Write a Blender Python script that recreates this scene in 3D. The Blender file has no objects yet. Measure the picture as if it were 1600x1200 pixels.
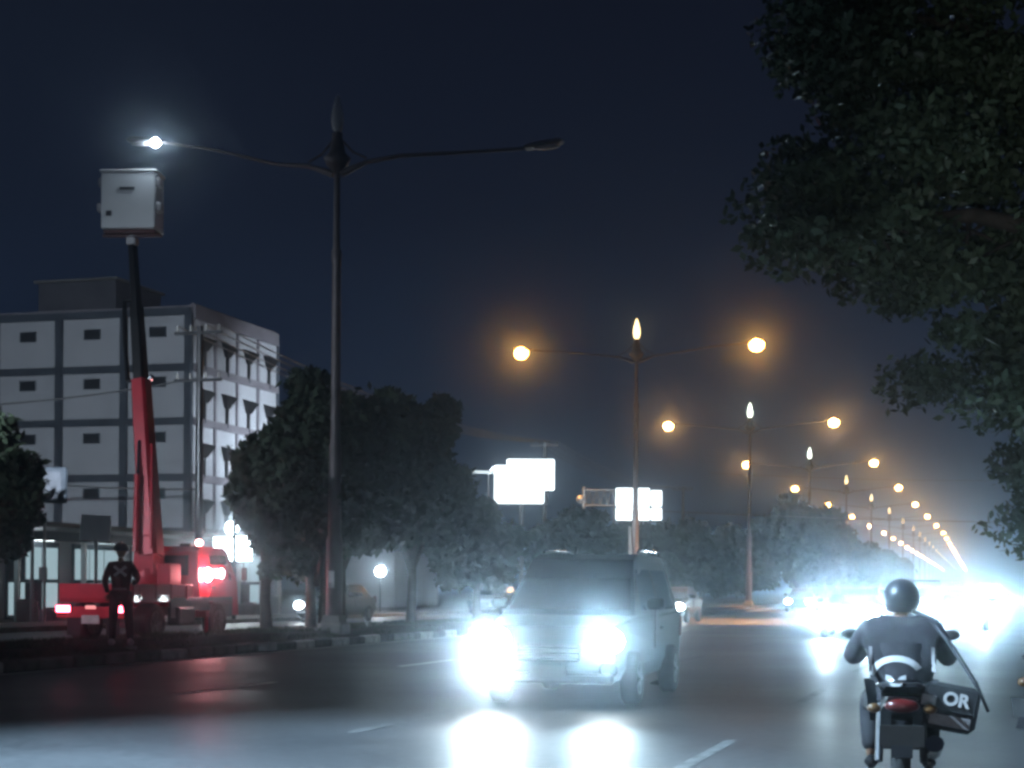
import bpy, math, random
import numpy as np
from mathutils import Vector, Matrix
random.seed(7); rng = np.random.default_rng(7)
R = math.radians
S = bpy.context.scene
COL = S.collection

# ------------------------------------------------------------------ camera
cam_d = bpy.data.cameras.new('camera'); cam = bpy.data.objects.new('camera', cam_d); COL.objects.link(cam)
cam.location = (0, 0, 1.35); cam.rotation_euler = (R(90), R(-0.4), 0)
cam_d.sensor_width = 36; cam_d.lens = 58.5; cam_d.shift_y = 0.199
cam_d.clip_start = 0.1; cam_d.clip_end = 5000
S.camera = cam
# ------------------------------------------------------------------ night sky
SKY = 0.38
W = bpy.data.worlds.new('World'); S.world = W; W.use_nodes = True
nt = W.node_tree; bg = nt.nodes['Background']
sky = nt.nodes.new('ShaderNodeTexSky'); sky.sky_type = 'NISHITA'; sky.sun_disc = False
sky.sun_elevation = R(-7); sky.sun_rotation = R(200); sky.air_density = 1.4; sky.dust_density = 1.5; sky.ozone_density = 3
tint = nt.nodes.new('ShaderNodeMix'); tint.data_type = 'RGBA'; tint.blend_type = 'ADD'; tint.inputs[0].default_value = 1
stc = nt.nodes.new('ShaderNodeTexCoord'); sxy = nt.nodes.new('ShaderNodeSeparateXYZ'); srp = nt.nodes.new('ShaderNodeValToRGB')
nt.links.new(stc.outputs['Generated'], sxy.inputs[0]); nt.links.new(sxy.outputs['Z'], srp.inputs['Fac'])
for p_, c_ in ((0.0, (.034, .062, .128, 1)), (.1, (.030, .052, .108, 1)), (.22, (.017, .026, .055, 1)), (.45, (.010, .0125, .026, 1))):
    e_ = srp.color_ramp.elements[0] if p_ == 0 else (srp.color_ramp.elements[1] if p_ == .1 else srp.color_ramp.elements.new(p_)); e_.position = p_; e_.color = c_
nt.links.new(srp.outputs[0], tint.inputs[7])      # city airglow, all round the horizon
nt.links.new(sky.outputs[0], tint.inputs[6]); nt.links.new(tint.outputs[2], bg.inputs[0])
bg.inputs[1].default_value = SKY
# ------------------------------------------------------------------ moonlight (very weak)
sun_d = bpy.data.lights.new('moon', 'SUN'); sun = bpy.data.objects.new('moon', sun_d); COL.objects.link(sun)
sun_d.energy = 0.012; sun_d.angle = R(0.5); sun_d.color = (0.75, 0.85, 1.0); sun.rotation_euler = (R(48), 0, R(-25))
# ------------------------------------------------------------------ exposure and render settings
V = S.view_settings; V.view_transform = 'Standard'; V.look = 'None'; V.exposure = 0; V.gamma = 1; V.use_curve_mapping = False
S.render.engine = 'CYCLES'
C = S.cycles
C.use_denoising = True
C.max_bounces = 5; C.diffuse_bounces = 2; C.glossy_bounces = 3; C.transmission_bounces = 3; C.volume_bounces = 0
C.transparent_max_bounces = 6; C.sample_clamp_indirect = 4; C.use_light_tree = True
C.caustics_reflective = False; C.caustics_refractive = False
C.filter_width = 3.0

# ================================================================== helpers
TX, YAW = 0.2942, -math.atan(0.2942)
D = Vector((0.2822, 0.9593, 0)); Pv = Vector((0.9593, -0.2822, 0))
def RD(off, Z, z=0.0):
    """a place by its distance from the camera's own lane line and its distance down the road"""
    return Vector((off + TX * Z, Z, z))

MATS = {}
def mat(name, col, rough=0.7, metal=0.0, var=0.25, scale=6.0, bump=0.0, spec=0.5, coat=0.0, noise_rough=0.0):
    if name in MATS: return MATS[name]
    m = bpy.data.materials.new(name); m.use_nodes = True; t = m.node_tree; b = t.nodes['Principled BSDF']
    b.inputs['Roughness'].default_value = rough; b.inputs['Metallic'].default_value = metal
    b.inputs['Specular IOR Level'].default_value = spec; b.inputs['Coat Weight'].default_value = coat
    tc = t.nodes.new('ShaderNodeTexCoord'); n = t.nodes.new('ShaderNodeTexNoise')
    n.inputs['Scale'].default_value = scale; n.inputs['Detail'].default_value = 5
    t.links.new(tc.outputs['Object'], n.inputs['Vector'])
    r = t.nodes.new('ShaderNodeValToRGB'); e = r.color_ramp.elements
    e[0].position = .3; e[1].position = .7
    e[0].color = (*[c * (1 - var) for c in col], 1); e[1].color = (*[min(1, c * (1 + var)) for c in col], 1)
    t.links.new(n.outputs['Fac'], r.inputs['Fac']); t.links.new(r.outputs['Color'], b.inputs['Base Color'])
    if bump:
        bn = t.nodes.new('ShaderNodeBump'); bn.inputs['Strength'].default_value = bump
        t.links.new(n.outputs['Fac'], bn.inputs['Height']); t.links.new(bn.outputs['Normal'], b.inputs['Normal'])
    if noise_rough:
        mr = t.nodes.new('ShaderNodeMapRange'); mr.inputs['To Min'].default_value = rough - noise_rough; mr.inputs['To Max'].default_value = rough + noise_rough
        t.links.new(n.outputs['Fac'], mr.inputs['Value']); t.links.new(mr.outputs['Result'], b.inputs['Roughness'])
    MATS[name] = m; return m
def emit(name, col, strength, sample='AUTO'):
    if name in MATS: return MATS[name]
    m = bpy.data.materials.new(name); m.use_nodes = True; t = m.node_tree
    t.nodes.clear(); o = t.nodes.new('ShaderNodeOutputMaterial'); e = t.nodes.new('ShaderNodeEmission')
    e.inputs[0].default_value = (*col, 1); e.inputs[1].default_value = strength
    t.links.new(e.outputs[0], o.inputs[0]); m.cycles.emission_sampling = sample
    MATS[name] = m; return m
def glass(name, col=(0.02, 0.025, 0.03), rough=0.06):
    return mat(name, col, rough, 0, .05, 2, spec=0.8)

class MB:
    """collects shapes into one mesh"""
    def __init__(s): s.v = []; s.f = []; s.sm = []
    def add(s, vs, fs, smooth=False):
        o = len(s.v); s.v += [tuple(v) for v in vs]; s.f += [tuple(i + o for i in f) for f in fs]; s.sm += [smooth] * len(fs); return s
    def box(s, c, d, rot=None, taper=1.0, bev=0.0):
        x, y, z = [k / 2 for k in d]
        M = rot or Matrix.Identity(3)
        if not bev:
            vs = [(sx * x * (taper if sz > 0 else 1), sy * y * (taper if sz > 0 else 1), sz * z) for sz in (-1, 1) for sx, sy in ((-1, -1), (1, -1), (1, 1), (-1, 1))]
            fs = [(3, 2, 1, 0), (4, 5, 6, 7), (0, 1, 5, 4), (1, 2, 6, 5), (2, 3, 7, 6), (3, 0, 4, 7)]
        else:
            b = min(bev, x * .95, y * .95, z * .95); vs = []; n = 8
            def ring(zz, ins):
                xx, yy = x - ins, y - ins
                return [(xx - b, -yy, zz), (xx, -yy + b, zz), (xx, yy - b, zz), (xx - b, yy, zz), (-xx + b, yy, zz), (-xx, yy - b, zz), (-xx, -yy + b, zz), (-xx + b, -yy, zz)]
            vs = ring(-z, b * .8) + ring(-z + b, 0) + ring(z - b, 0) + ring(z, b * .8)
            fs = [tuple(range(7, -1, -1)), tuple(range(24, 32))]
            for k in range(3):
                for i in range(8): fs.append((k * 8 + i, k * 8 + (i + 1) % 8, k * 8 + 8 + (i + 1) % 8, k * 8 + 8 + i))
        vs = [M @ Vector(v) + Vector(c) for v in vs]
        return s.add(vs, fs)
    def tube(s, pts, rad, n=8, cap=True, smooth=True):
        pts = [Vector(p) for p in pts]
        if not hasattr(rad, '__len__'): rad = [rad] * len(pts)
        vs = []; up = None
        for i, p in enumerate(pts):
            t = (pts[min(i + 1, len(pts) - 1)] - pts[max(i - 1, 0)]).normalized()
            if up is None: up = Vector((0, 0, 1)) if abs(t.z) < .9 else Vector((1, 0, 0))
            a = t.cross(up).normalized(); b = a.cross(t); up = b
            for k in range(n):
                w = 2 * math.pi * k / n; vs.append(p + a * math.cos(w) * rad[i] + b * math.sin(w) * rad[i])
        fs = []
        for i in range(len(pts) - 1):
            for k in range(n): fs.append((i * n + k, i * n + (k + 1) % n, (i + 1) * n + (k + 1) % n, (i + 1) * n + k))
        s.add(vs, fs, smooth)
        if cap: s.add([vs[k] for k in range(n)], [tuple(range(n))]); s.add(vs[-n:], [tuple(range(n - 1, -1, -1))])
        return s
    def ell(s, c, r, nu=10, nv=7, rot=None, zmin=-1, zmax=1):
        M = rot or Matrix.Identity(3); vs = []; fs = []
        for j in range(nv + 1):
            a = math.asin(zmin) + (math.asin(zmax) - math.asin(zmin)) * j / nv
            for i in range(nu):
                w = 2 * math.pi * i / nu
                vs.append(M @ Vector((r[0] * math.cos(a) * math.cos(w), r[1] * math.cos(a) * math.sin(w), r[2] * math.sin(a))) + Vector(c))
        for j in range(nv):
            for i in range(nu): fs.append((j * nu + i, j * nu + (i + 1) % nu, (j + 1) * nu + (i + 1) % nu, (j + 1) * nu + i))
        return s.add(vs, fs, True)
    def lathe(s, prof, c=(0, 0, 0), n=12, rot=None):
        M = rot or Matrix.Identity(3); vs = []; fs = []
        for r, z in prof:
            for i in range(n):
                w = 2 * math.pi * i / n; vs.append(M @ Vector((r * math.cos(w), r * math.sin(w), z)) + Vector(c))
        for j in range(len(prof) - 1):
            for i in range(n): fs.append((j * n + i, j * n + (i + 1) % n, (j + 1) * n + (i + 1) % n, (j + 1) * n + i))
        return s.add(vs, fs, True)
    def prism(s, poly, x0, x1, x0b=None, x1b=None, ins=None):
        """profile polygon in (y,z) stretched along x; ins(y,z) narrows it"""
        n = len(poly); f = ins or (lambda y, z: 0.0)
        vs = [(x0 + f(y, z), y, z) for y, z in poly] + [(x1 - f(y, z), y, z) for y, z in poly]
        fs = [tuple(range(n)), tuple(range(2 * n - 1, n - 1, -1))] + [(i, i + n, (i + 1) % n + n, (i + 1) % n) for i in range(n)]
        return s.add(vs, fs)
    def mesh(s, name, m):
        me = bpy.data.meshes.new(name); me.from_pydata(s.v, [], s.f); me.polygons.foreach_set('use_smooth', s.sm)
        if m: me.materials.append(m)
        me.update(); return me
    def build(s, name, m, parent=None, loc=None, rot=None):
        return link(name, s.mesh(name, m), parent, loc, rot)
def link(name, me, parent=None, loc=None, rot=None):
    o = bpy.data.objects.new(name, me); COL.objects.link(o)
    if parent: o.parent = parent
    if loc is not None: o.location = loc
    if rot is not None: o.rotation_euler = rot
    return o
def tag(o, label=None, cat=None, group=None, kind=None):
    if label: o['label'] = label
    if cat: o['category'] = cat
    if group: o['group'] = group
    if kind: o['kind'] = kind
    return o
def thing(name, loc, rz=0.0, label=None, cat=None, group=None):
    o = bpy.data.objects.new(name, None); COL.objects.link(o); o.location = loc; o.rotation_euler = (0, 0, rz)
    return tag(o, label, cat, group)
def kids(o): return [c for c in bpy.data.objects if c.parent == o]
KID = {}
def tree_of(o):
    if o.name not in KID: KID[o.name] = [(c, tree_of(c)) for c in kids(o)]
    return KID[o.name]
def copy_thing(o, loc, rz, label, group=None):
    def rec(src, sub, par):
        c = src.copy(); COL.objects.link(c)
        if par: c.parent = par
        for ch, ss in sub: rec(ch, ss, c)
        return c
    r = rec(o, tree_of(o), None); r.location = loc; r.rotation_euler = (0, 0, rz); r['label'] = label
    if group: r['group'] = group
    return r
def rotm(rx=0, ry=0, rz=0): return (Matrix.Rotation(rz, 3, 'Z') @ Matrix.Rotation(ry, 3, 'Y') @ Matrix.Rotation(rx, 3, 'X'))
def spot(name, loc, target, power, col, cone=70, blend=1.0, rad=0.08, parent=None):
    l = bpy.data.lights.new(name, 'SPOT'); l.energy = power; l.color = col; l.spot_size = R(cone); l.spot_blend = blend; l.shadow_soft_size = rad
    o = bpy.data.objects.new(name, l); COL.objects.link(o)
    if parent: o.parent = parent
    o.location = loc; o.rotation_euler = (Vector(target) - Vector(loc)).to_track_quat('-Z', 'Y').to_euler(); return o
def point(name, loc, power, col, rad=0.08, parent=None):
    l = bpy.data.lights.new(name, 'POINT'); l.energy = power; l.color = col; l.shadow_soft_size = rad
    o = bpy.data.objects.new(name, l); COL.objects.link(o); o.location = loc
    if parent: o.parent = parent
    return o

# ------------------------------------------------------------------ materials
def asphalt():
    m = bpy.data.materials.new('damp_asphalt'); m.use_nodes = True; t = m.node_tree; b = t.nodes['Principled BSDF']
    tc = t.nodes.new('ShaderNodeTexCoord')
    big = t.nodes.new('ShaderNodeTexNoise'); big.inputs['Scale'].default_value = .22; big.inputs['Detail'].default_value = 6
    fine = t.nodes.new('ShaderNodeTexNoise'); fine.inputs['Scale'].default_value = 9; fine.inputs['Detail'].default_value = 8
    for n in (big, fine): t.links.new(tc.outputs['Object'], n.inputs['Vector'])
    r = t.nodes.new('ShaderNodeValToRGB'); r.color_ramp.elements[0].color = (.026, .027, .03, 1); r.color_ramp.elements[1].color = (.10, .10, .104, 1)
    r.color_ramp.elements[0].position = .35; r.color_ramp.elements[1].position = .68
    mx = t.nodes.new('ShaderNodeMath'); mx.operation = 'MULTIPLY_ADD'; mx.inputs[1].default_value = .35
    t.links.new(fine.outputs['Fac'], mx.inputs[0]); 
    sc = t.nodes.new('ShaderNodeMath'); sc.operation = 'MULTIPLY'; sc.inputs[1].default_value = .65
    t.links.new(big.outputs['Fac'], sc.inputs[0]); t.links.new(sc.outputs[0], mx.inputs[2])
    t.links.new(mx.outputs[0], r.inputs['Fac']); t.links.new(r.outputs[0], b.inputs['Base Color'])
    rr = t.nodes.new('ShaderNodeMapRange'); rr.inputs['From Min'].default_value = .35; rr.inputs['From Max'].default_value = .65
    rr.inputs['To Min'].default_value = .40; rr.inputs['To Max'].default_value = .55
    t.links.new(big.outputs['Fac'], rr.inputs['Value']); t.links.new(rr.outputs[0], b.inputs['Roughness'])
    bp = t.nodes.new('ShaderNodeBump'); bp.inputs['Strength'].default_value = .08; bp.inputs['Distance'].default_value = .02
    t.links.new(fine.outputs['Fac'], bp.inputs['Height']); t.links.new(bp.outputs[0], b.inputs['Normal'])
    return m
M_ASPH = asphalt()
M_EARTH = mat('bare_earth', (.09, .075, .06), .95, 0, .4, .8, .4)
M_GRAVEL = mat('trodden_verge', (.13, .11, .09), .95, 0, .45, 1.3, .4)
M_CONC = mat('concrete', (.28, .275, .26), .85, 0, .2, 3, .2)
M_CONCD = mat('weathered_concrete', (.17, .165, .155), .9, 0, .35, 2, .3)
M_KW = mat('worn_white_kerb_paint', (.55, .54, .5), .8, 0, .35, 5, .2)
M_KB = mat('worn_black_kerb_paint', (.07, .068, .065), .8, 0, .5, 5, .2)
M_LINE = mat('road_paint', (.6, .6, .57), .7, 0, .3, 7)
M_POLE = mat('grey_steel_pole', (.15, .13, .135), .5, .3, .2, 3)
M_STEEL = mat('galvanised_steel', (.4, .4, .41), .45, .6, .15, 4)
M_DSTEEL = mat('dark_steel', (.05, .05, .055), .5, .5, .3, 4)
M_GLOBE = mat('milky_glass', (.85, .85, .82), .4, 0, .05, 2)
M_WALL = mat('pale_render', (.52, .54, .57), .85, 0, .08, .5, .05)
M_FRAME = mat('slate_painted_concrete', (.075, .09, .11), .8, 0, .2, 1.2)
M_FRAME2 = mat('grey_concrete_band', (.24, .225, .25), .8, 0, .15, 1.2)
M_DARKW = mat('dark_opening', (.015, .016, .018), .6, 0, .2, 2)
M_ROOF = mat('roof_block_render', (.1, .1, .115), .9, 0, .2, 1)
M_BARK = mat('bark', (.075, .062, .05), .95, 0, .4, 6, .6)
M_LEAF = mat('dark_foliage', (.04, .06, .034), .75, 0, .5, .9, spec=.35)
M_LEAFY = mat('yellowish_foliage', (.11, .11, .055), .6, 0, .4, .9, spec=.35)  # warm lamp light on the far trees, put into the leaf colour
M_LEAFN = mat('broad_leaf', (.075, .105, .06), .5, 0, .45, 2.0, spec=.4)
M_GRASS = mat('grass_blades', (.05, .065, .03), .8, 0, .5, 1.5)
M_RED = mat('red_truck_paint', (.58, .014, .035), .38, .1, .12, 3, coat=.5)
M_WHITE = mat('white_fibreglass', (.74, .77, .78), .35, 0, .05, 2, coat=.2)
M_BLACK = mat('black_paint', (.012, .012, .014), .35, .2, .2, 4)
M_RUB = mat('tyre_rubber', (.02, .02, .02), .85, 0, .3, 8, .2)
M_RIM = mat('wheel_rim', (.12, .12, .125), .4, .7, .1, 5)
M_GLASS = glass('dark_glass')
M_CHROME = mat('chrome', (.6, .61, .62), .12, 1, .03, 3)
M_CARP = mat('dark_blue_grey_paint', (.010, .013, .017), .6, 0, .2, 3, coat=0, spec=.25)
M_CARS = mat('silver_car_paint', (.3, .31, .32), .3, .6, .06, 3, coat=.8)
M_CARD = mat('charcoal_car_paint', (.03, .03, .034), .28, .4, .1, 3, coat=.8)
M_PLATE = mat('plate_white', (.5, .5, .5), .5, 0, .1, 10)
M_PLATEK = mat('plate_black', (.03, .03, .03), .5, 0, .1, 10)
M_SKIN = mat('skin', (.3, .17, .11), .6, 0, .1, 12)
M_JACK = mat('dark_jacket_fabric', (.024, .023, .029), .85, 0, .35, 9, .3)
M_JACKW = mat('dark_red_brown_jacket', (.09, .03, .03), .85, 0, .3, 9, .3)
M_TROU = mat('dark_trousers', (.02, .02, .025), .85, 0, .3, 9, .3)
M_REFL = mat('reflective_fabric', (.55, .55, .56), .4, 0, .12, 20)
M_REFD = mat('grey_print', (.2, .19, .2), .6, 0, .15, 20)
M_BAG = mat('black_bag_canvas', (.018, .02, .024), .7, 0, .4, 14, .3)
M_HELM = mat('helmet_shell', (.03, .035, .045), .4, 0, .15, 3, coat=.25)
M_SHOEW = mat('white_shoe', (.6, .6, .6), .6, 0, .1, 10)
M_CABLE = mat('black_cable', (.03, .03, .03), .6, 0, .2, 5)
M_CABLEL = mat('bare_aluminium_cable', (.35, .36, .38), .4, .4, .1, 5)
COLD = (.60, .86, 1.0); WHITE = (.92, .97, 1.0)
E_HEAD = emit('headlamp_glow', (.85, .97, 1), 60, 'NONE')
E_SIGN = emit('backlit_sign_face', (.86, .96, 1.0), 3.2)  # the signs only reflect; their brightness is put in as glow
E_TAIL = emit('tail_lamp_glow', (1, .10, .16), 22)
E_SHOP = emit('shop_tube_light', (.72, .92, 1), 7)
E_SHOPB = emit('bright_shop_floodlight', (.85, .97, 1), 26)
E_WIN = emit('lit_shop_window', (.62, .86, .95), .55)

# ================================================================== ground, roads
def strip(name, o0, o1, Z0, Z1, z, m, kind='structure', step=20, edge=None):
    n = max(1, int((Z1 - Z0) / step)); vs = []; fs = []
    for i in range(n + 1):
        Z = Z0 + (Z1 - Z0) * i / n; b = bend(Z)
        vs += [tuple(RD(o0 + b, Z, z)), tuple(RD(o1 + b, Z, z))]
        if i: fs.append((2 * i - 2, 2 * i - 1, 2 * i + 1, 2 * i))
    mb = MB(); mb.add(vs, fs); return tag(mb.build(name, m), kind=kind)
def bend(Z): return 0.0 if Z < 300 else -.014 * (Z - 300)
g = MB(); g.add([(-1500, -200, -.012), (1500, -200, -.012), (1500, 2800, -.012), (-1500, 2800, -.012)], [(0, 1, 2, 3)])
tag(g.build('ground', M_EARTH), kind='structure')
KR, KL = -15.3, -19.2           # the two kerb lines of the median
strip('road', KR, 3.0, -15, 1500, 0.0, M_ASPH)
strip('far_road', -27.6, KL, -15, 1500, 0.0, M_ASPH)
def slabbed(name, o0, o1, Z0, Z1, h, m):
    n = max(1, int((Z1 - Z0) / 20)); mb = MB(); vs = []; fs = []
    for i in range(n + 1):
        Z = Z0 + (Z1 - Z0) * i / n; b = bend(Z)
        vs += [tuple(RD(o0 + b, Z, 0)), tuple(RD(o0 + b, Z, h)), tuple(RD(o1 + b, Z, h)), tuple(RD(o1 + b, Z, 0))]
        if i:
            k = 4 * i
            for a in range(3): fs.append((k - 4 + a, k - 3 + a, k + 1 + a, k + a))
    mb.add(vs, fs); mb.add(vs[:4], [(0, 1, 2, 3)]); return tag(mb.build(name, m), kind='structure')
median = slabbed('median', KL + .12, KR - .12, 4, 1000, .14, M_EARTH)
slabbed('sidewalk', -31.4, -27.72, -10, 900, .14, M_CONCD)
slabbed('right_verge', 3.12, 9, -10, 900, .13, M_GRAVEL)
# mounded earth on top of the median
mb = MB(); nn = 140; prof = [(KL + .25, .142), (KL + .9, .24), (-17.25, .32), (-16.0, .30), (KR - .7, .24), (KR - .22, .142)]
vs = []; fs = []
for i in range(nn + 1):
    Z = 6 + i * 2.0; zz = 1 if i < nn else 0
    for o, z in prof:
        vs.append(tuple(RD(o + bend(Z) + (random.uniform(-.06, .06)), Z, .142 + (z - .142) * zz * random.uniform(.75, 1.15))))
    if i:
        for a in range(5): k = 6 * i + a; fs.append((k - 6, k - 5, k + 1, k))
mb.add(vs, fs, True); tag(mb.build('median_soil', M_EARTH), kind='structure')
def med_z(off):
    for (a, za), (b, zb) in zip(prof, prof[1:]):
        if a <= off <= b: return za + (zb - za) * (off - a) / (b - a)
    return .14
# kerb stones, one by one where they can be told apart
kw = MB(); kw.box((0, 0, .09), (.2, .96, .18), bev=.025); kw_m = kw.mesh('kerb_stone', M_KW)
kb = MB(); kb.box((0, 0, .09), (.2, .96, .18), bev=.025); kb_m = kb.mesh('kerb_stone', M_KB)
kg = MB(); kg.box((0, 0, .09), (.2, .96, .18), bev=.025); kg_m = kg.mesh('kerb_stone', M_CONCD)
for side, o0, Z0, cnt in ((0, KR, 12, 62), (1, KL, 34, 20)):
    for i in range(cnt):
        c = RD(o0, 0) + D * (Z0 + i * 1.0)
        if i % 2 == 0: me = kw_m if random.random() < .55 or 9 < i < 16 else kg_m
        else: me = kb_m if random.random() < .7 else kg_m
        o = link('kerb_stone', me, median, (c.x + random.uniform(-.012, .012), c.y, random.uniform(-.02, .006)), (0, 0, YAW + random.uniform(-.012, .012)))
for o0, Z0 in ((KR, 74.0), (KL, 54.0)):
    mb = MB(); c0 = RD(o0, 0) + D * Z0; c1 = RD(o0, 0) + D * 290
    mid = (c0 + c1) / 2; mb.box((0, 0, .085), (.2, (c1 - c0).length, .17))
    tag(mb.build('kerb', M_CONCD, None, mid, (0, 0, YAW)), kind='structure')
# painted lane dashes
M_LINEW = mat('worn_road_paint', (.13, .13, .13), .7, 0, .6, 5)
for off, Z0, Z1 in ((-10.2, 5.4, 260), (-6.0, 8, 260), (-2.4, 12.5, 260), (-23.4, 20, 200)):
    z = Z0
    mb = MB()
    while z < Z1:
        a, b = RD(off, 0) + D * z, RD(off, 0) + D * (z + 3)
        w = Pv * .06
        mb.add([tuple(a - w + Vector((0, 0, .004))), tuple(a + w + Vector((0, 0, .004))), tuple(b + w + Vector((0, 0, .004))), tuple(b - w + Vector((0, 0, .004)))], [(0, 1, 2, 3)])
        z += 8
    tag(mb.build('lane_marking', M_LINE if off == -10.2 else M_LINEW), kind='structure')
strip('edge_line', KR + .35, KR + .47, 8, 280, .004, M_LINE)
# grass on the median
def tufts(name, n, fn, h, w, m):
    c = np.array([fn() for _ in range(n)]); a = rng.uniform(0, 2 * math.pi, n); hh = rng.uniform(.5, 1.2, n) * h
    dx = np.cos(a) * w; dy = np.sin(a) * w; lx = rng.normal(0, .4, n) * hh; ly = rng.normal(0, .4, n) * hh
    v = np.empty((n, 3, 3)); v[:, 0] = c - np.stack([dx, dy, 0 * dx], 1); v[:, 1] = c + np.stack([dx, dy, 0 * dx], 1); v[:, 2] = c + np.stack([lx, ly, hh], 1)
    me = bpy.data.meshes.new(name); me.vertices.add(3 * n); me.vertices.foreach_set('co', v.ravel())
    me.loops.add(3 * n); me.loops.foreach_set('vertex_index', np.arange(3 * n)); me.polygons.add(n)
    me.polygons.foreach_set('loop_start', np.arange(0, 3 * n, 3)); me.polygons.foreach_set('loop_total', np.full(n, 3))
    me.materials.append(m); me.update(); me.validate(); return link(name, me)
def on_median():
    Z = 12 + 70 * random.random() ** 1.4; o = random.uniform(KL + .3, KR - .3)
    while math.sin(Z * 1.3 + o * 2.1) + math.sin(Z * .47 - o * 1.7) < random.uniform(-1.6, .4): o = random.uniform(KL + .3, KR - .3); Z += .1
    return tuple(RD(o, Z, med_z(o) - .01))
tag(tufts('median_grass', 26000, on_median, .11, .012, M_GRASS), 'short dry grass growing on the road median', 'grass', kind='stuff')
def on_verge():
    o = random.uniform(3.3, 8.8); return tuple(RD(o, random.uniform(8, 90), .13))
tag(tufts('verge_grass', 9000, on_verge, .12, .012, M_GRASS), 'rough grass on the verge right of the road', 'grass', kind='stuff')

# ================================================================== street lamps
def lamp_parts(t, lit, hcol=None, tcol=None, left_on=False, detail=True, rise=0.0):
    ns = 12 if detail else 6
    MB().box((0, 0, .12), (.62, .62, .28), bev=.04).box((0, 0, .34), (.5, .5, .2), taper=.8).build('plinth', M_CONC, t)
    MB().lathe([(.20, .4), (.20, 2.2), (.155, 2.35), (.15, 4.5), (.12, 4.62), (.105, 8.9), (.125, 8.95), (.125, 9.2), (.085, 9.25), (.07, 11.75)], n=ns).build('pole', M_POLE, t)
    if detail:
        MB().box((0, -.2, 1.3), (.16, .02, .4)).build('hatch', M_STEEL, t)
    # flared bracket below the finial
    b = MB().lathe([(.09, 11.05), (.26, 11.25), (.34, 11.42), (.2, 11.55), (.12, 11.95), (.14, 12.0), (.09, 12.05)], n=ns)
    for s in (-1, 1):
        b.tube([(s * .1, 0, 11.05), (s * .45, 0, 11.18), (s * .82, 0, 11.3)], [.1, .075, .05], 6)
        b.tube([(s * .12, 0, 11.85), (s * .4, 0, 11.55), (s * .75, 0, 11.38)], [.03, .03, .03], 5)
    b.build('bracket', M_POLE, t)
    tear = [(.06, 12.05), (.12, 12.12), (.155, 12.27), (.15, 12.45), (.11, 12.66), (.06, 12.83), (.012, 12.95)]
    MB().lathe(tear, n=10).build('finial_lamp', tcol if lit else M_GLOBE, t)
    for s in (-1, 1):
        up = rise if s < 0 else -.9 * rise
        MB().tube([(s * .7, 0, 11.28), (s * 1.6, 0, 11.38), (s * 3.2, 0, 11.58 + up * .6), (s * 4.75, 0, 11.72 + up)], [.06, .05, .042, .036], 7).build('arm', M_POLE, t)
        h = MB().box((s * 5.15, 0, 11.78 + up), (.95, .32, .1), rotm(0, -s * .1, 0), bev=.045).box((s * 5.2, 0, 11.84 + up), (.7, .2, .05), rotm(0, -s * .1, 0), bev=.02).build('lamp_head', M_STEEL if not lit else M_POLE, t)
        if lit: MB().ell((s * 5.25, 0, 11.60), (.33, .33, .28), 8, 5).build('lens', hcol, h)
        else: MB().ell((s * 5.2, 0, 11.72 + up), (.34, .13, .06), 10, 5).build('lens', M_GLOBE, h)
def H_(col, st, nm): return emit(nm, col, st)
HO = 78
E_OR = emit('sodium_lamp_glow', (1, .43, .085), HO * .9)
E_WP = emit('orange_lamp_glow', (1, .47, .14), HO)
E_WC = emit('cool_white_lamp_glow', (.95, .95, .9), HO * .55)
E_TO = emit('amber_finial_glow', (1, .72, .34), 4.5)
E_TW = emit('white_finial_glow', (.93, 1, .80), 8)
Z1, SZ = 40.0, 32.8
POLE = -16.04
p1 = thing('street_lamp', RD(POLE, Z1, .22), YAW, 'tall unlit twin-arm street lamp beside the big dark median tree', 'street lamp', 'twin-arm street lamps along the median')
lamp_parts(p1, False, rise=.42)
ordinal = ['first', 'second', 'third', 'fourth', 'fifth', 'sixth', 'seventh', 'eighth', 'ninth', 'tenth', 'eleventh', 'twelfth', 'thirteenth', 'fourteenth', 'fifteenth', 'sixteenth', 'seventeenth', 'eighteenth', 'nineteenth', 'twentieth', 'twenty-first', 'twenty-second', 'twenty-third', 'twenty-fourth', 'twenty-fifth', 'twenty-sixth']
def lamp(n, hm, tm, label, detail):
    Z = Z1 + SZ * (n - 1)
    t = thing('street_lamp', RD(POLE + bend(Z), Z, .22), YAW, label, 'street lamp', 'twin-arm street lamps along the median')
    lamp_parts(t, True, hm, tm, detail=detail); return t
l2 = lamp(2, E_OR, E_TO, 'lit twin-arm street lamp with amber flame-shaped finial above the right sign', True)
l3 = lamp(3, E_WP, E_TW, 'lit street lamp with white finial rising from the yellowish tree', False)
l4 = lamp(4, E_WP, E_TW, 'lit street lamp with white finial just right of the yellowish tree', False)
l5 = lamp(5, E_WP, E_TO, 'fourth lit street lamp of the receding row along the median', False)
for n in range(6, 27):
    Z = Z1 + SZ * (n - 1)
    c = copy_thing(l5, RD(POLE + bend(Z), Z, .22), YAW, ordinal[n - 2] + ' lit street lamp counted along the receding median row')
for n, wv, cc in ((2, 42000, (1, .50, .16)), (3, 30000, (1, .55, .24)), (4, 30000, (1, .55, .24)), (5, 30000, (1, .55, .24)), (6, 30000, (1, .55, .24))):
    for sd in (-1, 1):
        hp = RD(POLE, Z1 + SZ * (n - 1), .22) + Pv * (sd * 5.25) + Vector((0, 0, 11.22)); spot('street_lamp_beam', hp, hp + Vector((0, 0, -5)), wv if sd > 0 else 9000, cc, 84, .9, .15)
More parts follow.
